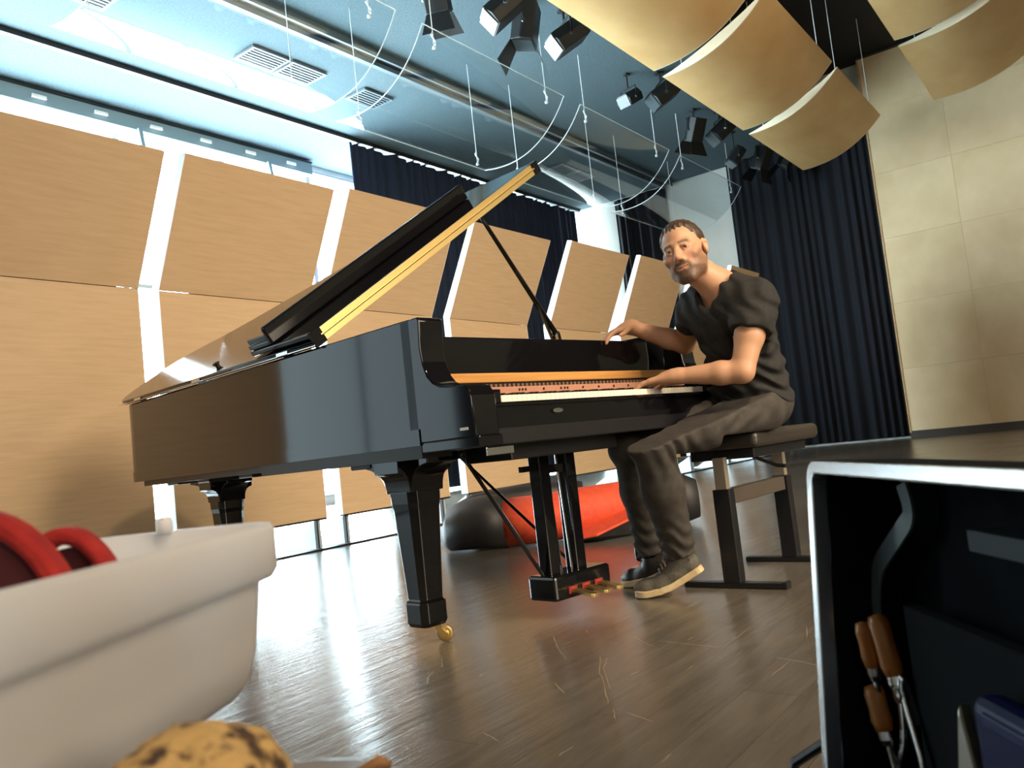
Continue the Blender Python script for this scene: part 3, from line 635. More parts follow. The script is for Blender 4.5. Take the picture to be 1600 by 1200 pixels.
L.new(b.outputs[0],mx.inputs[1]); L.new(tl_.outputs[0],mx.inputs[2]); L.new(mx.outputs[0],N['Material Output'].inputs[0])
tub=empty('plastic_tub',(-.310,.390,tz),math.radians(-6.9),'white frosted plastic tub in left foreground','tub')
def rrect(w,l,r,z,n=6):
    P=[]
    for cx,cy,a0 in ((w/2-r,l/2-r,0),(-w/2+r,l/2-r,PI/2),(-w/2+r,-l/2+r,PI),(w/2-r,-l/2+r,1.5*PI)):
        for i in range(n+1):
            a=a0+PI/2*i/n; P.append((cx+r*math.cos(a),cy+r*math.sin(a),z))
    return P
tw,tl=.20,.53
MB().loft([rrect(tw-.085,tl-.085,.02,0.0),rrect(tw-.060,tl-.060,.03,.004),rrect(tw-.042,tl-.042,.036,.014),rrect(tw-.030,tl-.030,.04,.034),rrect(tw-.020,tl-.020,.042,.080),rrect(tw-.020,tl-.020,.042,.082),rrect(tw-.004,tl-.004,.045,.084),rrect(tw+.003,tl+.003,.046,.090),rrect(tw+.003,tl+.003,.046,.117),rrect(tw-.002,tl-.002,.044,.122),rrect(tw-.012,tl-.012,.04,.121),rrect(tw-.026,tl-.026,.038,.09),rrect(tw-.046,tl-.046,.034,.014),rrect(tw-.085,tl-.085,.02,.006)]).build('tub_body',tubm,tub,smooth=True)
MB().lathe([(.001,0),(.006,0),(.006,.010),(.004,.013),(.001,.013)],14,(.000,tl/2-.006,.120)).build('rim_peg',tubm,tub,smooth=True)
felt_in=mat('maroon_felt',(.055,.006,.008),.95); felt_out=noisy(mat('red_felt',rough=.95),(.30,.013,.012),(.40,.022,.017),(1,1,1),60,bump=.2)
def felt(loc,rx,rz_,th,dep,rot,label):
    t=empty('felt_cushion',loc,rot,label,'felt piece','red felt pieces in the plastic tub')
    n=28; outer=[];inner=[]
    for i in range(n+1):
        a=PI*i/n; ca,sa=math.cos(a),math.sin(a)**.8
        outer.append((rx*ca,rz_*sa)); inner.append(((rx-th)*ca,max((rz_-th)*sa,0)))
    poly=outer+inner[::-1]
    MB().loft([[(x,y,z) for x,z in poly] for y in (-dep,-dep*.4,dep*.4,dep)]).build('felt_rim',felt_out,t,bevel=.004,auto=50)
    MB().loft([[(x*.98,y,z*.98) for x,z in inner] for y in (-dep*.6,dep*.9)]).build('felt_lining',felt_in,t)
    return t
felt((-.298,.45,tz+.012),.064,.143,.012,.010,math.radians(8),'large red felt piece with dark lining at left picture edge')
felt((-.292,.53,tz+.012),.044,.126,.011,.010,math.radians(8),'smaller red felt piece behind the large one in tub')
bread_m=noisy(mat('seeded_bread',rough=.75),(.07,.040,.025),(.62,.40,.15),(1,1,1),75,3,lo=.40,hi=.52,bump=.5,bscale=160,dist=.006)
bm=bmesh.new(); bmesh.ops.create_icosphere(bm,subdivisions=5,radius=1)
for v in bm.verts:
    p=v.co; r=1+.07*math.sin(p.x*5+1)*math.cos(p.y*6)+.025*math.sin(p.z*11+p.x*9)+.012*math.sin(p.y*23+p.x*17)
    v.co=Vector((p.x*.038*r,p.y*.042*r,max(p.z,-.75)*.030*r))
me=bpy.data.meshes.new('bread'); bm.to_mesh(me); bm.free(); me.materials.append(bread_m); me.polygons.foreach_set('use_smooth',[True]*len(me.polygons))
bd_=link('seeded_bread_roll',me); bd_.location=(-.152,.36,tz+.0245); tag(bd_,'golden seeded bread roll at bottom edge beside white tub','bread')
cr=MB().tube([(-.098,.430,tz+.004),(-.088,.436,tz+.006),(-.082,.434,tz+.004)],[.002,.0038,.002],10).build('bread_crust',noisy(mat('crust',rough=.7),(.20,.09,.03),(.34,.17,.06),(1,1,1),90),smooth=True); tag(cr,'small brown crust crumb on the table corner','crumb')
# ------------------------------------------------------------------ tool case standing open at right
case=empty('tool_case',(.281,.63,0),0,'black open tool case with bright aluminium edge at right foreground','tool case')
fab=noisy(mat('case_lining',rough=1.0,spec=.05),(.004,.005,.006),(.007,.0085,.010),(1,1,1),20)
alu=mat('aluminium_edge',(.72,.76,.80),.25,1)
MB().box(-.25,.10,-.28,.28,.0,.012).box(-.25,-.238,-.28,.28,.012,.13).box(.088,.10,-.28,.28,.012,.13).box(-.25,.10,-.28,-.268,.012,.13).box(-.25,.10,.268,.28,.012,.13).build('case_base',fab,case)
def lean(o): o.rotation_euler=(0,math.radians(4.6),0); o.location=(0,0,.132); return o
lh=.421
lean(MB().box(.090,.098,-.28,.28,0,lh).box(.0,.090,-.28,-.272,0,lh).box(.0,.090,.272,.28,0,lh).box(.0,.090,-.272,.272,lh-.008,lh).box(.0,.090,-.272,.272,0,.008).build('lid_shell',fab,case))
R_=rrect(lh,.566,.022,0); R2_=rrect(lh-.026,.540,.012,0)
al=MB(); al.loft([[(-.006,p[1],p[0]+lh/2) for p in R_],[(.012,p[1],p[0]+lh/2) for p in R_],[(.012,p[1],p[0]+lh/2) for p in R2_],[(-.006,p[1],p[0]+lh/2) for p in R2_],[(-.006,p[1],p[0]+lh/2) for p in R_]],caps=False)
lean(al.build('aluminium_rim',alu,case,bevel=.002))
def KL(p): return (p[0]-.295,p[1]-.63,p[2])
def band(pts,wd,th):
    mb=MB(); P_=[Vector(p) for p in pts]; P_=[P_[0]]+P_+[P_[-1]]; pts=[]
    for i in range(1,len(P_)-2):
        a,b,c_,d_=P_[i-1:i+3]
        for q in range(5):
            t=q/5; pts.append(.5*((2*b)+(c_-a)*t+(2*a-5*b+4*c_-d_)*t*t+(3*b-a-3*c_+d_)*t**3))
    pts.append(P_[-1])
    rings=[]
    for i,p in enumerate(pts):
        d=(pts[min(i+1,len(pts)-1)]-pts[max(i-1,0)]).normalized(); sd=Vector((1,0,0)).cross(d).normalized()*wd/2; nx_=Vector((th/2,0,0))
        rings.append([p-sd-nx_,p+sd-nx_,p+sd+nx_,p-sd+nx_])
    return mb.loft(rings)
band([KL(p) for p in ((0.3888, 0.8368, 0.5232),(0.3888, 0.8304, 0.4944),(0.384, 0.8448, 0.4752),(0.3808, 0.864, 0.4592),(0.376, 0.8896, 0.4352),(0.3712, 0.896, 0.408),(0.3696, 0.896, 0.384),(0.3712, 0.8928, 0.3568),(0.376, 0.88, 0.328),(0.384, 0.864, 0.28))],.020,.003).build('lid_strap',mat('grey_strap',(.09,.115,.125),.5),case)
MB().box(.075,.088,-.25,.20,.10,.275).build('pocket_panel',mat('pocket_grey',(.006,.008,.009),.95,spec=.1),lean(empty('lid_insert')) if False else case).location=(0,0,.132)
MB().box(.055,.088,-.26,.06,.345,.362).build('pocket_shelf',mat('shelf_blue_grey',(.015,.022,.027),.6,spec=.2),case).location=(.02,0,.132)
st_=MB().tube([KL((0.3136, 0.92, 0.256)),KL((0.2816, 0.96, 0.2192)),KL((0.272, 0.96, 0.184))],.006,8).build('lid_stay',M['satin'],case)
orange=noisy(mat('varnished_handle',rough=.35),(.30,.105,.02),(.42,.16,.035),(40,40,4),3)
def tool(a,b,r,label,flat=False):
    a=Vector(a);b=Vector(b); d=(a-b); Ln=d.length; t=empty('screwdriver',b,0,label,'hand tool','wooden handled tools strapped in the case lid'); t.rotation_euler=d.to_track_quat('Z','Y').to_euler()
    MB().lathe([(.001,0),(r*.8,.002),(r,.012),(r*.92,Ln*.5),(r,Ln-.010),(r*.8,Ln-.002),(.001,Ln)],16).build('handle',orange,t,smooth=True)
    MB().lathe([(r*1.08,Ln*.42),(r*1.1,Ln*.5),(r*1.08,Ln*.58)] if flat else [(r*.6,-.012),(r*.75,-.006),(r*.75,.004)],16).build('ferrule',M['satin'] if flat else M['chrome'],t)
    MB().lathe([(.003,-.10),(.003,-.005)],8).build('blade',M['chrome'],t)
tool((0.3296, 0.872, 0.3856),(0.3344, 0.872, 0.3376),.0085,'shorter orange wooden tool handle at left in case lid')
tool((0.3416, 0.864, 0.3936),(0.3472, 0.8512, 0.3328),.0105,'taller orange wooden tool handle beside the grey strap')
tool((0.3344, 0.88, 0.32),(0.3376, 0.872, 0.2736),.0105,'lower orange wooden tool handle under the black loop')
pl_=empty('pliers',(0.3488, 0.848, 0.28),0,'steel pliers hanging open beside the orange handles','pliers')
def PLp(p): return tuple(Vector(p)-Vector((0.3488, 0.848, 0.28)))
band([PLp(p) for p in ((0.3456, 0.864, 0.352),(0.3472, 0.8544, 0.3344),(0.3472, 0.8448, 0.3184),(0.3472, 0.8496, 0.2768),(0.3472, 0.872, 0.2352),(0.3472, 0.88, 0.2))],.009,.006).build('pliers_arm',M['chrome'],pl_,bevel=.002)
band([PLp(p) for p in ((0.3472, 0.8336, 0.3392),(0.3472, 0.8384, 0.3184),(0.3472, 0.824, 0.28),(0.3472, 0.8176, 0.2576),(0.3472, 0.8176, 0.2))],.009,.006).build('pliers_arm',M['chrome'],pl_,bevel=.002)
MB().lathe([(.001,-.006),(.008,-.005),(.008,.005),(.001,.006)],12,PLp((0.3472, 0.8432, 0.3184)),'x').build('pivot',M['chrome'],pl_)
blue=empty('blue_box',(0.336, 0.605, 0.30),0,'dark blue plastic box at lower right corner in case','box')
MB().box(-.012,.016,-.085,.060,-.12,.075).build('box_body',mat('dark_blue_plastic',(.003,.005,.040),.5,spec=.12),blue,bevel=.012,seg=3)
MB().box(-.014,-.010,-.06,.04,.055,.066).build('box_ridge',mat('blue_ridge',(.006,.009,.055),.5,spec=.15),blue,bevel=.002)
wed=MB().prism([(.0,.035),(.022,-.05),(-.022,-.05)],'x',-.006,.006).build('metal_wedge',mat('dull_steel',(.30,.28,.24),.35,.7),bevel=.003); wed.location=(0.340, 0.705, .318); tag(wed,'dull metal wedge beside dark blue box','wedge')
# ================================================================== THE PIANIST
class SDF:
    def __init__(s,lo,hi,h):
        s.lo=np.array(lo,np.float32); s.h=h; s.n=np.ceil((np.array(hi)-np.array(lo))/h).astype(int)+1
        s.F=np.full(tuple(s.n),.2,np.float32)
    def block(s,lo,hi,mg):
        a=np.clip(np.floor((np.array(lo)-mg-s.lo)/s.h).astype(int),0,s.n); b=np.clip(np.ceil((np.array(hi)+mg-s.lo)/s.h).astype(int)+1,0,s.n)
        if np.any(b<=a): return None
        sl=tuple(slice(int(x),int(y)) for x,y in zip(a,b))
        ax=[s.lo[i]+s.h*np.arange(int(a[i]),int(b[i]),dtype=np.float32) for i in range(3)]
        return sl,np.meshgrid(*ax,indexing='ij')
    def _op(s,r,d,k,op):
        a=s.F[r]
        if op=='add': hh=np.maximum(k-np.abs(a-d),0)/k; s.F[r]=np.minimum(a,d)-hh*hh*k*.25
        elif op=='sub': d=-d; hh=np.maximum(k-np.abs(a-d),0)/k; s.F[r]=np.maximum(a,d)+hh*hh*k*.25
        elif op=='and': s.F[r]=np.maximum(a,d)
    def cap(s,a,b,ra,rb,k=.02,op='add'):
        a=np.array(a,float);b=np.array(b,float); m_=max(ra,rb)
        bl=s.block(np.minimum(a,b)-m_,np.maximum(a,b)+m_,k+4*s.h)
        if bl is None: return
        sl,(X,Y,Z)=bl; d=b-a; L2=max(d.dot(d),1e-9)
        t=np.clip(((X-a[0])*d[0]+(Y-a[1])*d[1]+(Z-a[2])*d[2])/L2,0,1)
        dist=np.sqrt((X-a[0]-t*d[0])**2+(Y-a[1]-t*d[1])**2+(Z-a[2]-t*d[2])**2)-(ra+(rb-ra)*t)
        s._op(sl,dist.astype(np.float32),k,op)
    def ell(s,c,r,R=None,k=.02,op='add'):
        c=np.array(c,float); r=np.array(r,float); R=np.eye(3) if R is None else np.array(R)   # rows of R: local axes
        ext=np.sqrt(((R.T*r)**2).sum(1))
        bl=s.block(c-ext,c+ext,k+4*s.h)
        if bl is None: return
        sl,(X,Y,Z)=bl; X=X-c[0];Y=Y-c[1];Z=Z-c[2]
        q=[R[i,0]*X+R[i,1]*Y+R[i,2]*Z for i in range(3)]
        k0=np.sqrt(sum((q[i]/r[i])**2 for i in range(3))); k1=np.sqrt(sum((q[i]/r[i]**2)**2 for i in range(3)))
        s._op(sl,(k0*(k0-1)/np.maximum(k1,1e-6)).astype(np.float32),k,op)
    def chain(s,pts,rs,k=.02,op='add'):
        for i in range(len(pts)-1): s.cap(pts[i],pts[i+1],rs[i],rs[i+1],k,op)
    def plane(s,p,n):           # keep the side the normal points away from
        ax=[s.lo[i]+s.h*np.arange(s.n[i],dtype=np.float32) for i in range(3)]
        d=(ax[0][:,None,None]-p[0])*n[0]+(ax[1][None,:,None]-p[1])*n[1]+(ax[2][None,None,:]-p[2])*n[2]
        s.F=np.maximum(s.F,d.astype(np.float32))
    def coords(s):
        ax=[s.lo[i]+s.h*np.arange(s.n[i],dtype=np.float32) for i in range(3)]
        return np.meshgrid(*ax,indexing='ij')
    def mesh(s,name,mat_,relax=1):
        F=s.F; nx,ny,nz=F.shape; ins=F<0
        cnt=np.zeros((nx-1,ny-1,nz-1),np.int8)
        for i in (0,1):
            for j in (0,1):
                for k in (0,1): cnt+=ins[i:nx-1+i,j:ny-1+j,k:nz-1+k]
        I,J,K_=np.nonzero((cnt>0)&(cnt<8)); nv=len(I)
        idx=np.full(cnt.shape,-1,np.int32); idx[I,J,K_]=np.arange(nv)
        acc=np.zeros((nv,3)); num=np.zeros(nv)
        C=[(i,j,k) for i in (0,1) for j in (0,1) for k in (0,1)]
        for a in C:
            for b in C:
                if sum(abs(x-y) for x,y in zip(a,b))==1 and a<b:
                    fa=F[I+a[0],J+a[1],K_+a[2]]; fb=F[I+b[0],J+b[1],K_+b[2]]; cr_=(fa<0)!=(fb<0)
                    t=np.where(cr_,fa/np.where(cr_,fa-fb,1),0)
                    for q in range(3): acc[:,q]+=np.where(cr_,a[q]+t*(b[q]-a[q]),0)
                    num+=cr_
        V=(np.stack([I,J,K_],1)+acc/num[:,None])*s.h+s.lo
        Q=[]
        for ax in range(3):
            sl0=[slice(1,-1)]*3; sl0[ax]=slice(0,-1); sl1=list(sl0); sl1[ax]=slice(1,None)
            A=ins[tuple(sl0)]; B_=ins[tuple(sl1)]
            P=np.argwhere(A!=B_)
            if not len(P): continue
            off=np.array([1,1,1]); off[ax]=0; P=P+off
            fl=ins[P[:,0],P[:,1],P[:,2]]
            u=(ax+1)%3; v=(ax+2)%3; eu=np.zeros(3,int);ev=np.zeros(3,int); eu[u]=1; ev[v]=1
            c=[P-eu-ev,P-ev,P,P-eu]; ids=[idx[q[:,0],q[:,1],q[:,2]] for q in c]
            q=np.stack(ids,1); q[~fl]=q[~fl][:,::-1]; Q.append(q)
        Q=np.concatenate(Q); Q=Q[(Q>=0).all(1)]
        for _ in range(relax):
            sm=np.zeros_like(V); c_=np.zeros(nv)
            for a_,b_ in ((0,1),(1,2),(2,3),(3,0)):
                np.add.at(sm,Q[:,a_],V[Q[:,b_]]); np.add.at(c_,Q[:,a_],1); np.add.at(sm,Q[:,b_],V[Q[:,a_]]); np.add.at(c_,Q[:,b_],1)
            V=V*.45+.55*sm/np.maximum(c_,1)[:,None]
        me=bpy.data.meshes.new(name); me.from_pydata(V.tolist(),[],Q.tolist()); me.materials.append(mat_)
        me.polygons.foreach_set('use_smooth',[True]*len(me.polygons)); me.update(); return me,V
def nrm(v): v=np.array(v,float); return v/np.linalg.norm(v)
A_=lambda *p: np.array(p,float)
# joints
pelvis=A_(.906,3.20,.665); waist=A_(.893,3.17,.809); chest=A_(.855,3.13,.985); neck=A_(.812,3.085,1.118)
shL=A_(.905,2.965,1.030); elL=A_(.813,2.93,.783); wrL=A_(.586,3.02,.797); tipL=A_(.438,3.10,.783)
shR=A_(.752,3.245,1.070); elR=A_(.730,3.43,.954); wrR=A_(.500,3.365,1.040); tipR=A_(.393,3.315,1.010)
hipL=A_(.885,3.09,.648); kneeL=A_(.451,2.90,.578); ankL=A_(.549,3.10,.135)
hipR=A_(.907,3.27,.650); kneeR=A_(.420,3.17,.555); ankR=A_(.470,3.32,.120)
lat=nrm(shL-shR); lat[2]=0; lat=nrm(lat); upv=nrm(neck-pelvis); fwd=np.cross(lat,upv); fwd=-fwd if fwd[0]>0 else fwd; fwd=nrm(fwd); lat=nrm(np.cross(upv,fwd)) if np.dot(np.cross(upv,fwd),lat)>0 else -nrm(np.cross(upv,fwd))
TR=np.array([lat,fwd,upv])
# head frame
HF=nrm(A_(-.50,-.86,-.03)); HUi=A_(-.22,0,1.0); HU=nrm(HUi-HF*HUi.dot(HF)); HX=np.cross(HU,HF)     # HX = his left
HC=A_(.688,3.04,1.252); HS=.955
HR=np.array([HX,HF,HU])
def hd(x,y,z): return HC+HS*(HX*x+HF*y+HU*z)
def torso(S,inf=0.0,k=.06):
    S.ell(chest,(.172+inf,.112+inf,.175+inf),TR,k); S.ell(chest+upv*.06+fwd*(-.02),(.165+inf,.095+inf,.10+inf),TR,k)
    S.ell(waist+fwd*.0,(.150+inf,.118+inf,.155+inf),TR,k); S.ell(pelvis+upv*.02,(.160+inf,.128+inf,.115+inf),TR,k)
    S.cap(shL,shR,.062+inf,.062+inf,k)
    S.cap(neck-upv*.02,shL*.75+neck*.25,.055+inf,.050+inf,.05); S.cap(neck-upv*.02,shR*.75+neck*.25,.055+inf,.050+inf,.05)
def arm_(S,sh,el,wr,inf=0.0,frac=1.0):
    mid=(sh+el)/2
    S.chain([sh,mid,el],[.056+inf,.050+inf,.041+inf],.02)
    if frac>=1:
        m1=el*.70+wr*.30
        S.chain([el,m1,wr],[.041,.042,.026],.015)
def hand(S,wr,tip,upn,thumb,bends,lens=(.070,.078,.074,.060),thumb_dir=None):
    d=nrm(tip-wr); n_=nrm(upn-d*np.dot(upn,d)); sd=nrm(thumb-d*np.dot(thumb,d)-n_*np.dot(thumb,n_))
    offs=(.027,.009,-.009,-.026); pl_=(.088,.092,.088,.080)
    for o_,p_ in zip(offs,pl_): S.cap(wr+sd*o_*.55,wr+d*p_+sd*o_,.0155,.0115,.012)
    S.cap(wr-d*.02,wr+d*.03,.024,.022,.02)
    for i,(o_,p_,L_) in enumerate(zip(offs,pl_,lens)):
        p=wr+d*p_+sd*o_; dd=nrm(d+sd*(o_*3.0)); a=0
        for j,fr_ in enumerate((.46,.30,.24)):
            a+=bends[i][j]; v=dd*math.cos(a)-n_*math.sin(a); q=p+v*L_*fr_*1.05
            S.cap(p,q,(.0098,.0088,.0080)[j],(.0088,.0080,.0068)[j],.004); p=q
    b=wr+d*.022+sd*.022-n_*.004; td=nrm(d*.75+sd*.62-n_*.28) if thumb_dir is None else thumb_dir
    S.cap(b,b+td*.042,.0155,.0115,.012); S.cap(b+td*.042,b+td*.042+nrm(td+d*.35)*.030,.0105,.0095,.004); S.cap(b+td*.042+nrm(td+d*.35)*.030,b+td*.042+nrm(td+d*.35)*.030+nrm(td*.6+d)*.022,.0095,.0075,.004)
# ---- skin body: head, neck, torso core, arms, hands in one surface
S=SDF((.33,2.80,.58),(1.10,3.58,1.44),.0036)
torso(S,-.022); 
S.chain([chest+upv*.10-fwd*.01,neck,hd(0,-.025,-.055)],[.070,.060,.056],.03)
arm_(S,shL,elL,wrL); arm_(S,shR,elR,wrR)
b1=((.10,.25,.15),(.12,.28,.18),(.12,.30,.18),(.10,.25,.2)); hand(S,wrL,tipL,A_(0,0,1),A_(.7,.7,0),b1)
b2=((.30,.28,.15),(.34,.28,.15),(.36,.30,.2),(.40,.32,.2)); hand(S,wrR,tipR,A_(-.25,.0,1),A_(-.65,-.75,0),b2)
# head
E_=lambda c,r,k=.012,op='add': S.ell(hd(*c),tuple(HS*q for q in r),HR,k,op)
Cc=lambda a,b,ra,rb,k=.008,op='add': S.cap(hd(*a),hd(*b),HS*ra,HS*rb,k,op)
E_((0,-.012,.034),(.077,.098,.090)); E_((0,.028,-.030),(.066,.072,.080),.02); E_((0,.045,-.07),(.050,.046,.052),.02)
E_((0,.074,-.110),(.028,.021,.021),.02); E_((0,.060,-.072),(.044,.034,.030),.02)
for sg in (-1,1):
    Cc((sg*.061,-.002,-.048),(sg*.048,.020,-.083),.014,.015,.025); Cc((sg*.048,.020,-.083),(sg*.018,.068,-.113),.015,.015,.025); E_((sg*.041,.040,-.060),(.022,.030,.030),.02)
    E_((sg*.043,.066,-.030),(.025,.021,.021),.013)
    E_((sg*.060,.040,-.012),(.016,.026,.016),.015)
    Cc((sg*.012,.089,.020),(sg*.044,.074,.021),.010,.008,.016)
    E_((sg*.032,.101,.000),(.018,.0135,.0085),.010,'sub')
    Cc((sg*.0765,-.012,.018),(sg*.083,-.018,.012),.010,.011,.006); E_((sg*.081,-.014,-.004),(.0085,.019,.031),.005); E_((sg*.088,-.006,.0),(.007,.009,.016),.004,'sub')
Cc((0,.091,.012),(0,.116,-.033),.0090,.0125,.010); E_((0,.116,-.038),(.0135,.0125,.0105),.006)
for sg in (-1,1): E_((sg*.0150,.101,-.043),(.0085,.010,.008),.006)
# lids, lips, smile folds
for sg in (-1,1):
    S.chain([hd(sg*.017,.088,.001),hd(sg*.025,.0935,.0066),hd(sg*.036,.0925,.0066),hd(sg*.047,.081,.000)],[HS*.0040,HS*.0048,HS*.0048,HS*.0040],.004)
    S.chain([hd(sg*.018,.088,-.004),hd(sg*.030,.0925,-.0078),hd(sg*.046,.081,-.004)],[HS*.0035,HS*.0042,HS*.0035],.004)
S.chain([hd(-.031,.076,-.064),hd(-.012,.094,-.0715),hd(0,.097,-.0715),hd(.012,.094,-.0715),hd(.031,.076,-.064)],[HS*.003,HS*.0045,HS*.004,HS*.0045,HS*.003],.006)
S.chain([hd(-.027,.078,-.070),hd(-.009,.093,-.0815),hd(.009,.093,-.0815),hd(.027,.078,-.070)],[HS*.003,HS*.0052,HS*.0052,HS*.003],.006)
S.chain([hd(-.033,.083,-.0655),hd(-.014,.0965,-.0755),hd(0,.0995,-.0768),hd(.014,.0965,-.0755),hd(.033,.083,-.0655)],[HS*.0027]*5,.003,'sub')
for sg in (-1,1): S.chain([hd(sg*.021,.104,-.040),hd(sg*.036,.092,-.060)],[HS*.0018,HS*.0018],.006,'sub')
skin=mat('skin',(.5,.3,.2),.48,Subsurface_Weight=.08); skin.node_tree.nodes['Principled BSDF'].inputs['Subsurface Radius'].default_value=(.012,.005,.003)
me,V=S.mesh('person',skin)
loc=((V-HC)@HR.T)/HS; x,y,z=loc[:,0],loc[:,1],loc[:,2]
def sm(a,b,v): t=np.clip((v-a)/(b-a),0,1); return t*t*(3-2*t)
col=np.tile(np.array([.56,.31,.185]),(len(V),1)); ax_=np.abs(x)
nearh=(np.linalg.norm(loc,axis=1)<.17)
cheek=np.exp(-(((ax_-.045)/.022)**2+((z+.03)/.022)**2))*(y>.02); nosem=np.exp(-((x/.016)**2+((z+.037)/.016)**2))*(y>.08)
red=(np.clip(cheek*.5+nosem*.6,0,1)*nearh)[:,None]; col=col*(1-red)+np.array([.58,.25,.16])*red
jaw=sm(-.062,-.082,z)*sm(.000,.030,y)                      # beard along jaw and chin
side=sm(.040,.055,ax_)*sm(.000,-.055,z)*sm(-.012,.004,y)*.55
mous=np.exp(-((z+.0605)/.0085)**2)*sm(.036,.028,ax_)*(y>.06)*.95
chinb=sm(.032,.022,ax_)*sm(-.088,-.095,z)*(y>.04)
gote=np.exp(-(((ax_-.031)/.008)**2))*sm(-.056,-.066,z)*sm(-.118,-.105,z)*(y>.05)
b_=np.clip(np.maximum.reduce([jaw*.88,side*1.2,mous*1.25,chinb,gote]),0,1)
under=sm(-.130,-.145,z); b_*=1-under
lips=np.exp(-((z+.0765-9*ax_**2)/.0066)**2)*sm(.027,.022,ax_)*(y>.075); b_*=1-lips
n_=.90+.20*(RNG.random(len(V))-.5)
b_=(b_*nearh*n_)[:,None]; col=col*(1-b_*.96)+np.array([.030,.019,.012])*b_*.96
lp=(lips*nearh*.7)[:,None]; col=col*(1-lp)+np.array([.40,.16,.12])*lp
brow=1.15*np.exp(-((z-.0225-.12*(ax_-.03)*(ax_<.035)+.25*np.maximum(ax_-.040,0))/.0058)**2)*sm(.010,.016,ax_)*sm(.055,.046,ax_)*(y>.05)*nearh*.85
brow=np.clip(brow,0,.95)[:,None]; col=col*(1-brow)+np.array([.05,.033,.022])*brow
sock=(np.exp(-(((ax_-.031)/.017)**2+((z)/.010)**2))*(y>.05)*nearh*.55)[:,None]; col=col*(1-sock)+np.array([.30,.14,.09])*sock
at_=me.color_attributes.new('tone','FLOAT_COLOR','POINT'); at_.data.foreach_set('color',np.concatenate([col,np.ones((len(V),1))],1).astype(np.float32).ravel())
N,L,b=nodes(skin); vc=N.new('ShaderNodeVertexColor'); vc.layer_name='tone'; L.new(vc.outputs[0],b.inputs['Base Color'])
person=link('person',me); tag(person,'bearded man in black t-shirt sitting at piano smiling at camera','person')
# eyes
eyew=mat('eye_white',(.62,.58,.54),.2); iris=mat('iris',(.03,.018,.010),.1)
for sg in (-1,1):
    c=hd(sg*.0315,.0810,-.0005); e_=MB().lathe([(.0123*math.sin(PI*i/14)+1e-4,-.0123*math.cos(PI*i/14)) for i in range(15)],20).build('eye',eyew,person,smooth=True); e_.location=c
    g=nrm(A_(-.25,-.97,-.20)); ir=MB().lathe([(.0062*math.cos(i*.3),.0004+.0022*math.sin(i*.3)) for i in range(6)],18).build('iris',iris,e_,smooth=True); ir.location=g*.0112; ir.rotation_euler=Vector(g).to_track_quat('Z','Y').to_euler()
# hair
H=SDF(HC-.16,HC+.17,.0036)
Eh=lambda c,r,k=.010,op='add': H.ell(hd(*c),tuple(HS*q for q in r),HR,k,op)
Eh((0,-.014,.037),(.0835,.104,.0955)); Eh((0,-.06,-.01),(.066,.055,.060),.02)
X,Y,Z=H.coords(); lx_=[((X-HC[0])*HR[i,0]+(Y-HC[1])*HR[i,1]+(Z-HC[2])*HR[i,2])/HS for i in range(3)]
ax2=np.abs(lx_[0]); line=.088+.95*(lx_[1]-.082)-.035*sm(.03,.0,ax2)*0+.020*np.exp(-((ax2-.040)/.016)**2)*sm(.02,.06,lx_[1])
H.F=H.F+.0065*sm(.035,.0,lx_[2]-line)
H.F=np.maximum(H.F,(line-lx_[2])*.7*HS)
H.F+=.0022*np.sin(lx_[0]*330+lx_[1]*50+2*np.sin(lx_[1]*40))*np.sin(lx_[1]*80+lx_[2]*60+1)+.0012*np.sin(lx_[0]*700+lx_[2]*90)
for sg in (-1,1): 
    Eh((sg*.082,-.008,-.004),(.012,.020,.026),.004,'sub')
hm,_=H.mesh('hair',noisy(mat('brown_hair',rough=.5),(.035,.020,.012),(.075,.044,.026),(1,1,1),90))
link('hair',hm,person)
# ---- t-shirt
S=SDF((.60,2.84,.58),(1.14,3.42,1.20),.005)
torso(S,.006,.06)
S.chain([shL+upv*.0,shL*.70+elL*.30,shL*.52+elL*.48],[.070,.070,.074],.03); S.chain([shR,shR*.72+elR*.28,shR*.56+elR*.44],[.068,.066,.066],.03)
def cut(Sd,p,n_,reg):      # trim only near point p
    X,Y,Z=Sd.coords(); d=(X-p[0])*n_[0]+(Y-p[1])*n_[1]+(Z-p[2])*n_[2]; r=np.sqrt((X-p[0])**2+(Y-p[1])**2+(Z-p[2])**2)-reg
    Sd.F=np.maximum(Sd.F,np.where(r<0,d,-1))
cut(S,shL*.56+elL*.44,nrm(elL-shL+A_(.0,0,.0)),.11); cut(S,shR*.60+elR*.40,nrm(elR-shR),.10)
# neckline: round behind, a shallow V in front
S.cap(neck-upv*.03+fwd*.010,neck+upv*.12+fwd*.02,.066,.090,.006,'sub')
S.chain([neck-upv*.01+fwd*.075,neck-upv*.062+fwd*.118],[.055,.010],.008,'sub')
X,Y,Z=S.coords()
S.F+=(.0065*np.sin(Z*110+X*34-Y*26+1.8*np.sin(X*38+Z*20))*sm(1.0,.82,Z)+.0035*np.sin(X*75+Z*60-Y*55+1.2*np.sin(Z*50))).astype(np.float32)
S.plane(pelvis-upv*.055,-upv)
shirt,_=S.mesh('t_shirt',noisy(mat('black_cotton',rough=.85),(.013,.013,.0125),(.020,.020,.019),(1,1,1),60),2)
link('t_shirt',shirt,person)
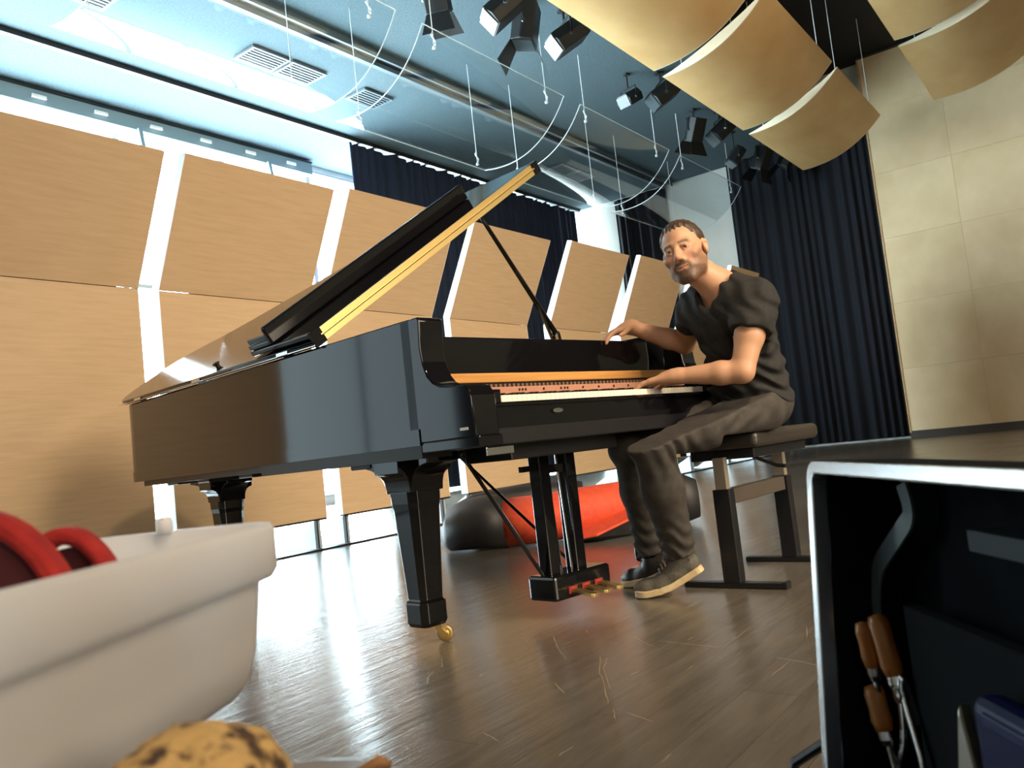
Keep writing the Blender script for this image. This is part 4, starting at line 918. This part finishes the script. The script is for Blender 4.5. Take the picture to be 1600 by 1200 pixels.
# ---- trousers
S=SDF((.32,2.78,.05),(1.12,3.46,.80),.006)
S.ell(pelvis-upv*.0,(.170,.138,.105),TR,.05)
def legp(hip,kn,an,s_):
    S.chain([hip,(hip+kn)/2,kn],[.098*s_,.084*s_,.070*s_],.04); S.chain([kn,(kn*.6+an*.4),an],[.070*s_,.072*s_,.058*s_],.03); S.ell(kn+A_(-.015,0,.0),(.068,.062,.062),None,.03)
legp(hipL,kneeL,ankL,1.0); legp(hipR,kneeR,ankR,.92)
X,Y,Z=S.coords()
S.F+=(.0065*np.sin(X*105+Z*60+1.6*np.sin(Y*45+Z*40))*np.exp(-((X-.54)/.10)**2)*sm(.40,.52,Z)+.006*np.sin(Z*120+X*55+1.5*np.sin(X*60))*sm(.36,.14,Z)+.0045*np.sin(X*60-Z*95+Y*30)*np.exp(-((X-.80)/.09)**2)+.002*np.sin(Z*45+X*30+Y*70)).astype(np.float32)
cut(S,ankL+A_(0,0,.010),nrm(A_(.25,0,-1)),.14); cut(S,ankR+A_(0,0,.012),nrm(A_(.25,0,-1)),.14)
S.plane(A_(0,0,.572),A_(0,0,-1)) if False else None
X,Y,Z=S.coords(); S.F=np.maximum(S.F,np.where((X>.72),.566-Z,-1).astype(np.float32))      # flattened where he sits
S.plane(pelvis+upv*.07,upv)
tr_,_=S.mesh('trousers',noisy(mat('dark_denim',rough=.8),(.034,.030,.026),(.055,.049,.042),(1,1,1),25),2)
link('trousers',tr_,person)
# ---- shoes
canvas=noisy(mat('grey_canvas',rough=.85),(.085,.078,.062),(.12,.11,.09),(1,1,1),120); solem=noisy(mat('cream_sole',rough=.6),(.50,.38,.20),(.62,.50,.30),(1,1,1),30)
darkl=mat('dark_leather',(.02,.017,.015),.5); lace=mat('tan_lace',(.28,.20,.12),.8)
def shoe(heel,ball,toe,ank,cm):
    heel,ball,toe,ank=[A_(*p) for p in (heel,ball,toe,ank)]
    path=[]; d1=nrm(ball-heel); 
    L1=np.linalg.norm(ball-heel); L2=np.linalg.norm(toe-ball); TT=L1+L2
    for u in np.linspace(0,1,26):
        s_=u*TT; t=min(s_/L1,1); q=max(s_-L1,0)/L2; p=heel*(1-t)+ball*t if s_<L1 else ball*(1-q)+toe*q
        p=p+A_(0,0,1)*.010*math.exp(-((s_-L1)/.035)**2)
        w_=(.031+.015*sm(0,.75,np.array(u)))*math.sqrt(max(1-max((u-.80)/.205,0)**2.4,.02))*math.sqrt(max(1-max((.10-u)/.105,0)**2.4,.10))
        path.append((p,float(w_)))
    sd=np.cross(A_(0,0,1),nrm(toe-heel)); sd=nrm(sd)
    rings=[]
    for i,(p,w_) in enumerate(path):
        a=path[max(i-1,0)][0]; c=path[min(i+1,len(path)-1)][0]; dd=nrm(c-a); nn=nrm(np.cross(dd,sd)); nn=nn if nn[2]>0 else -nn
        rings.append([tuple(p+sd*w_),tuple(p-sd*w_),tuple(p-sd*(w_+.001)+nn*.024),tuple(p+sd*(w_+.001)+nn*.024)])
    so=MB().loft(rings).build('shoe_sole',solem,None,bevel=.004)
    S=SDF(np.minimum.reduce([heel,ball,toe,ank])-.09,np.maximum.reduce([heel,ball,toe,ank])+.09,.0042)
    nz=A_(0,0,1); hu=nrm(np.cross(d1,sd)); hu=hu if hu[2]>0 else -hu
    S.chain([heel+d1*.035+hu*.045,heel*.5+ball*.5+hu*.048,ball+nz*.040,ball*.45+toe*.55+nz*.034,ball*.15+toe*.85+nz*.030],[.034,.037,.036,.030,.021],.02)
    S.chain([heel+d1*.030+hu*.055,ank-nz*.01],[.032,.036],.02); S.cap(heel*.66+ball*.34+hu*.088,ball*.75+heel*.25+hu*.052,.027,.029,.02)
    S.plane(heel+hu*.020,-hu) ; S.plane(ball+nz*.018,-nz) if False else None
    X,Y,Z=S.coords(); S.F=np.maximum(S.F,(ball[2]+.018-Z))
    S.cap(ank-nz*.0,ank+nz*.08,.030,.034,.004,'sub')
    S.plane(ank+nz*.022,nz)
    me_,_=S.mesh('shoe_upper',cm,1); sh=link('shoe',me_,person); so.parent=sh
    MB().lathe([(.001,0),(.004,0),(.004,.002),(.001,.002)],10).build('eyelet',M['chrome'],sh).location=heel+d1*.018+hu*.062+sd*(-.034 if sd[1]>0 else .034)
    for j in range(5):
        t=.40+.09*j; p=heel*(1-t)+ball*t+hu*(.1225-(t-.38)*.095)
        MB().tube([p+sd*.026-hu*.012,p+sd*.014+hu*.001,p+hu*.004,p-sd*.014+hu*.001+d1*.008,p-sd*.026-hu*.012+d1*.010],.0028,6).build('lace',lace,sh)
    MB().loft([[tuple(heel+d1*a+hu*b+sd*q) for a,b,q in ((-.002,.024,-w_),(-.002,.024,w_),(-.004,h_,w_*.8),(-.004,h_,-w_*.8))] for w_,h_ in ((.024,.06),(.0265,.062))]) if False else None
    p=heel*.58+ball*.42+hu*.127
    for q in (-1,1):
        MB().tube([p,p+sd*q*.02+hu*.012-d1*.0,p+sd*q*.042-hu*.012+d1*.02,p+sd*q*.034-hu*.040+d1*.03],.0026,6).build('lace',lace,sh)
    return sh
shoe((.622,3.075,.088),(.470,3.125,.002),(.372,3.155,.004),ankL,canvas)
shoe((.545,3.275,.060),(.440,3.36,.002),(.362,3.43,.004),ankR,darkl)
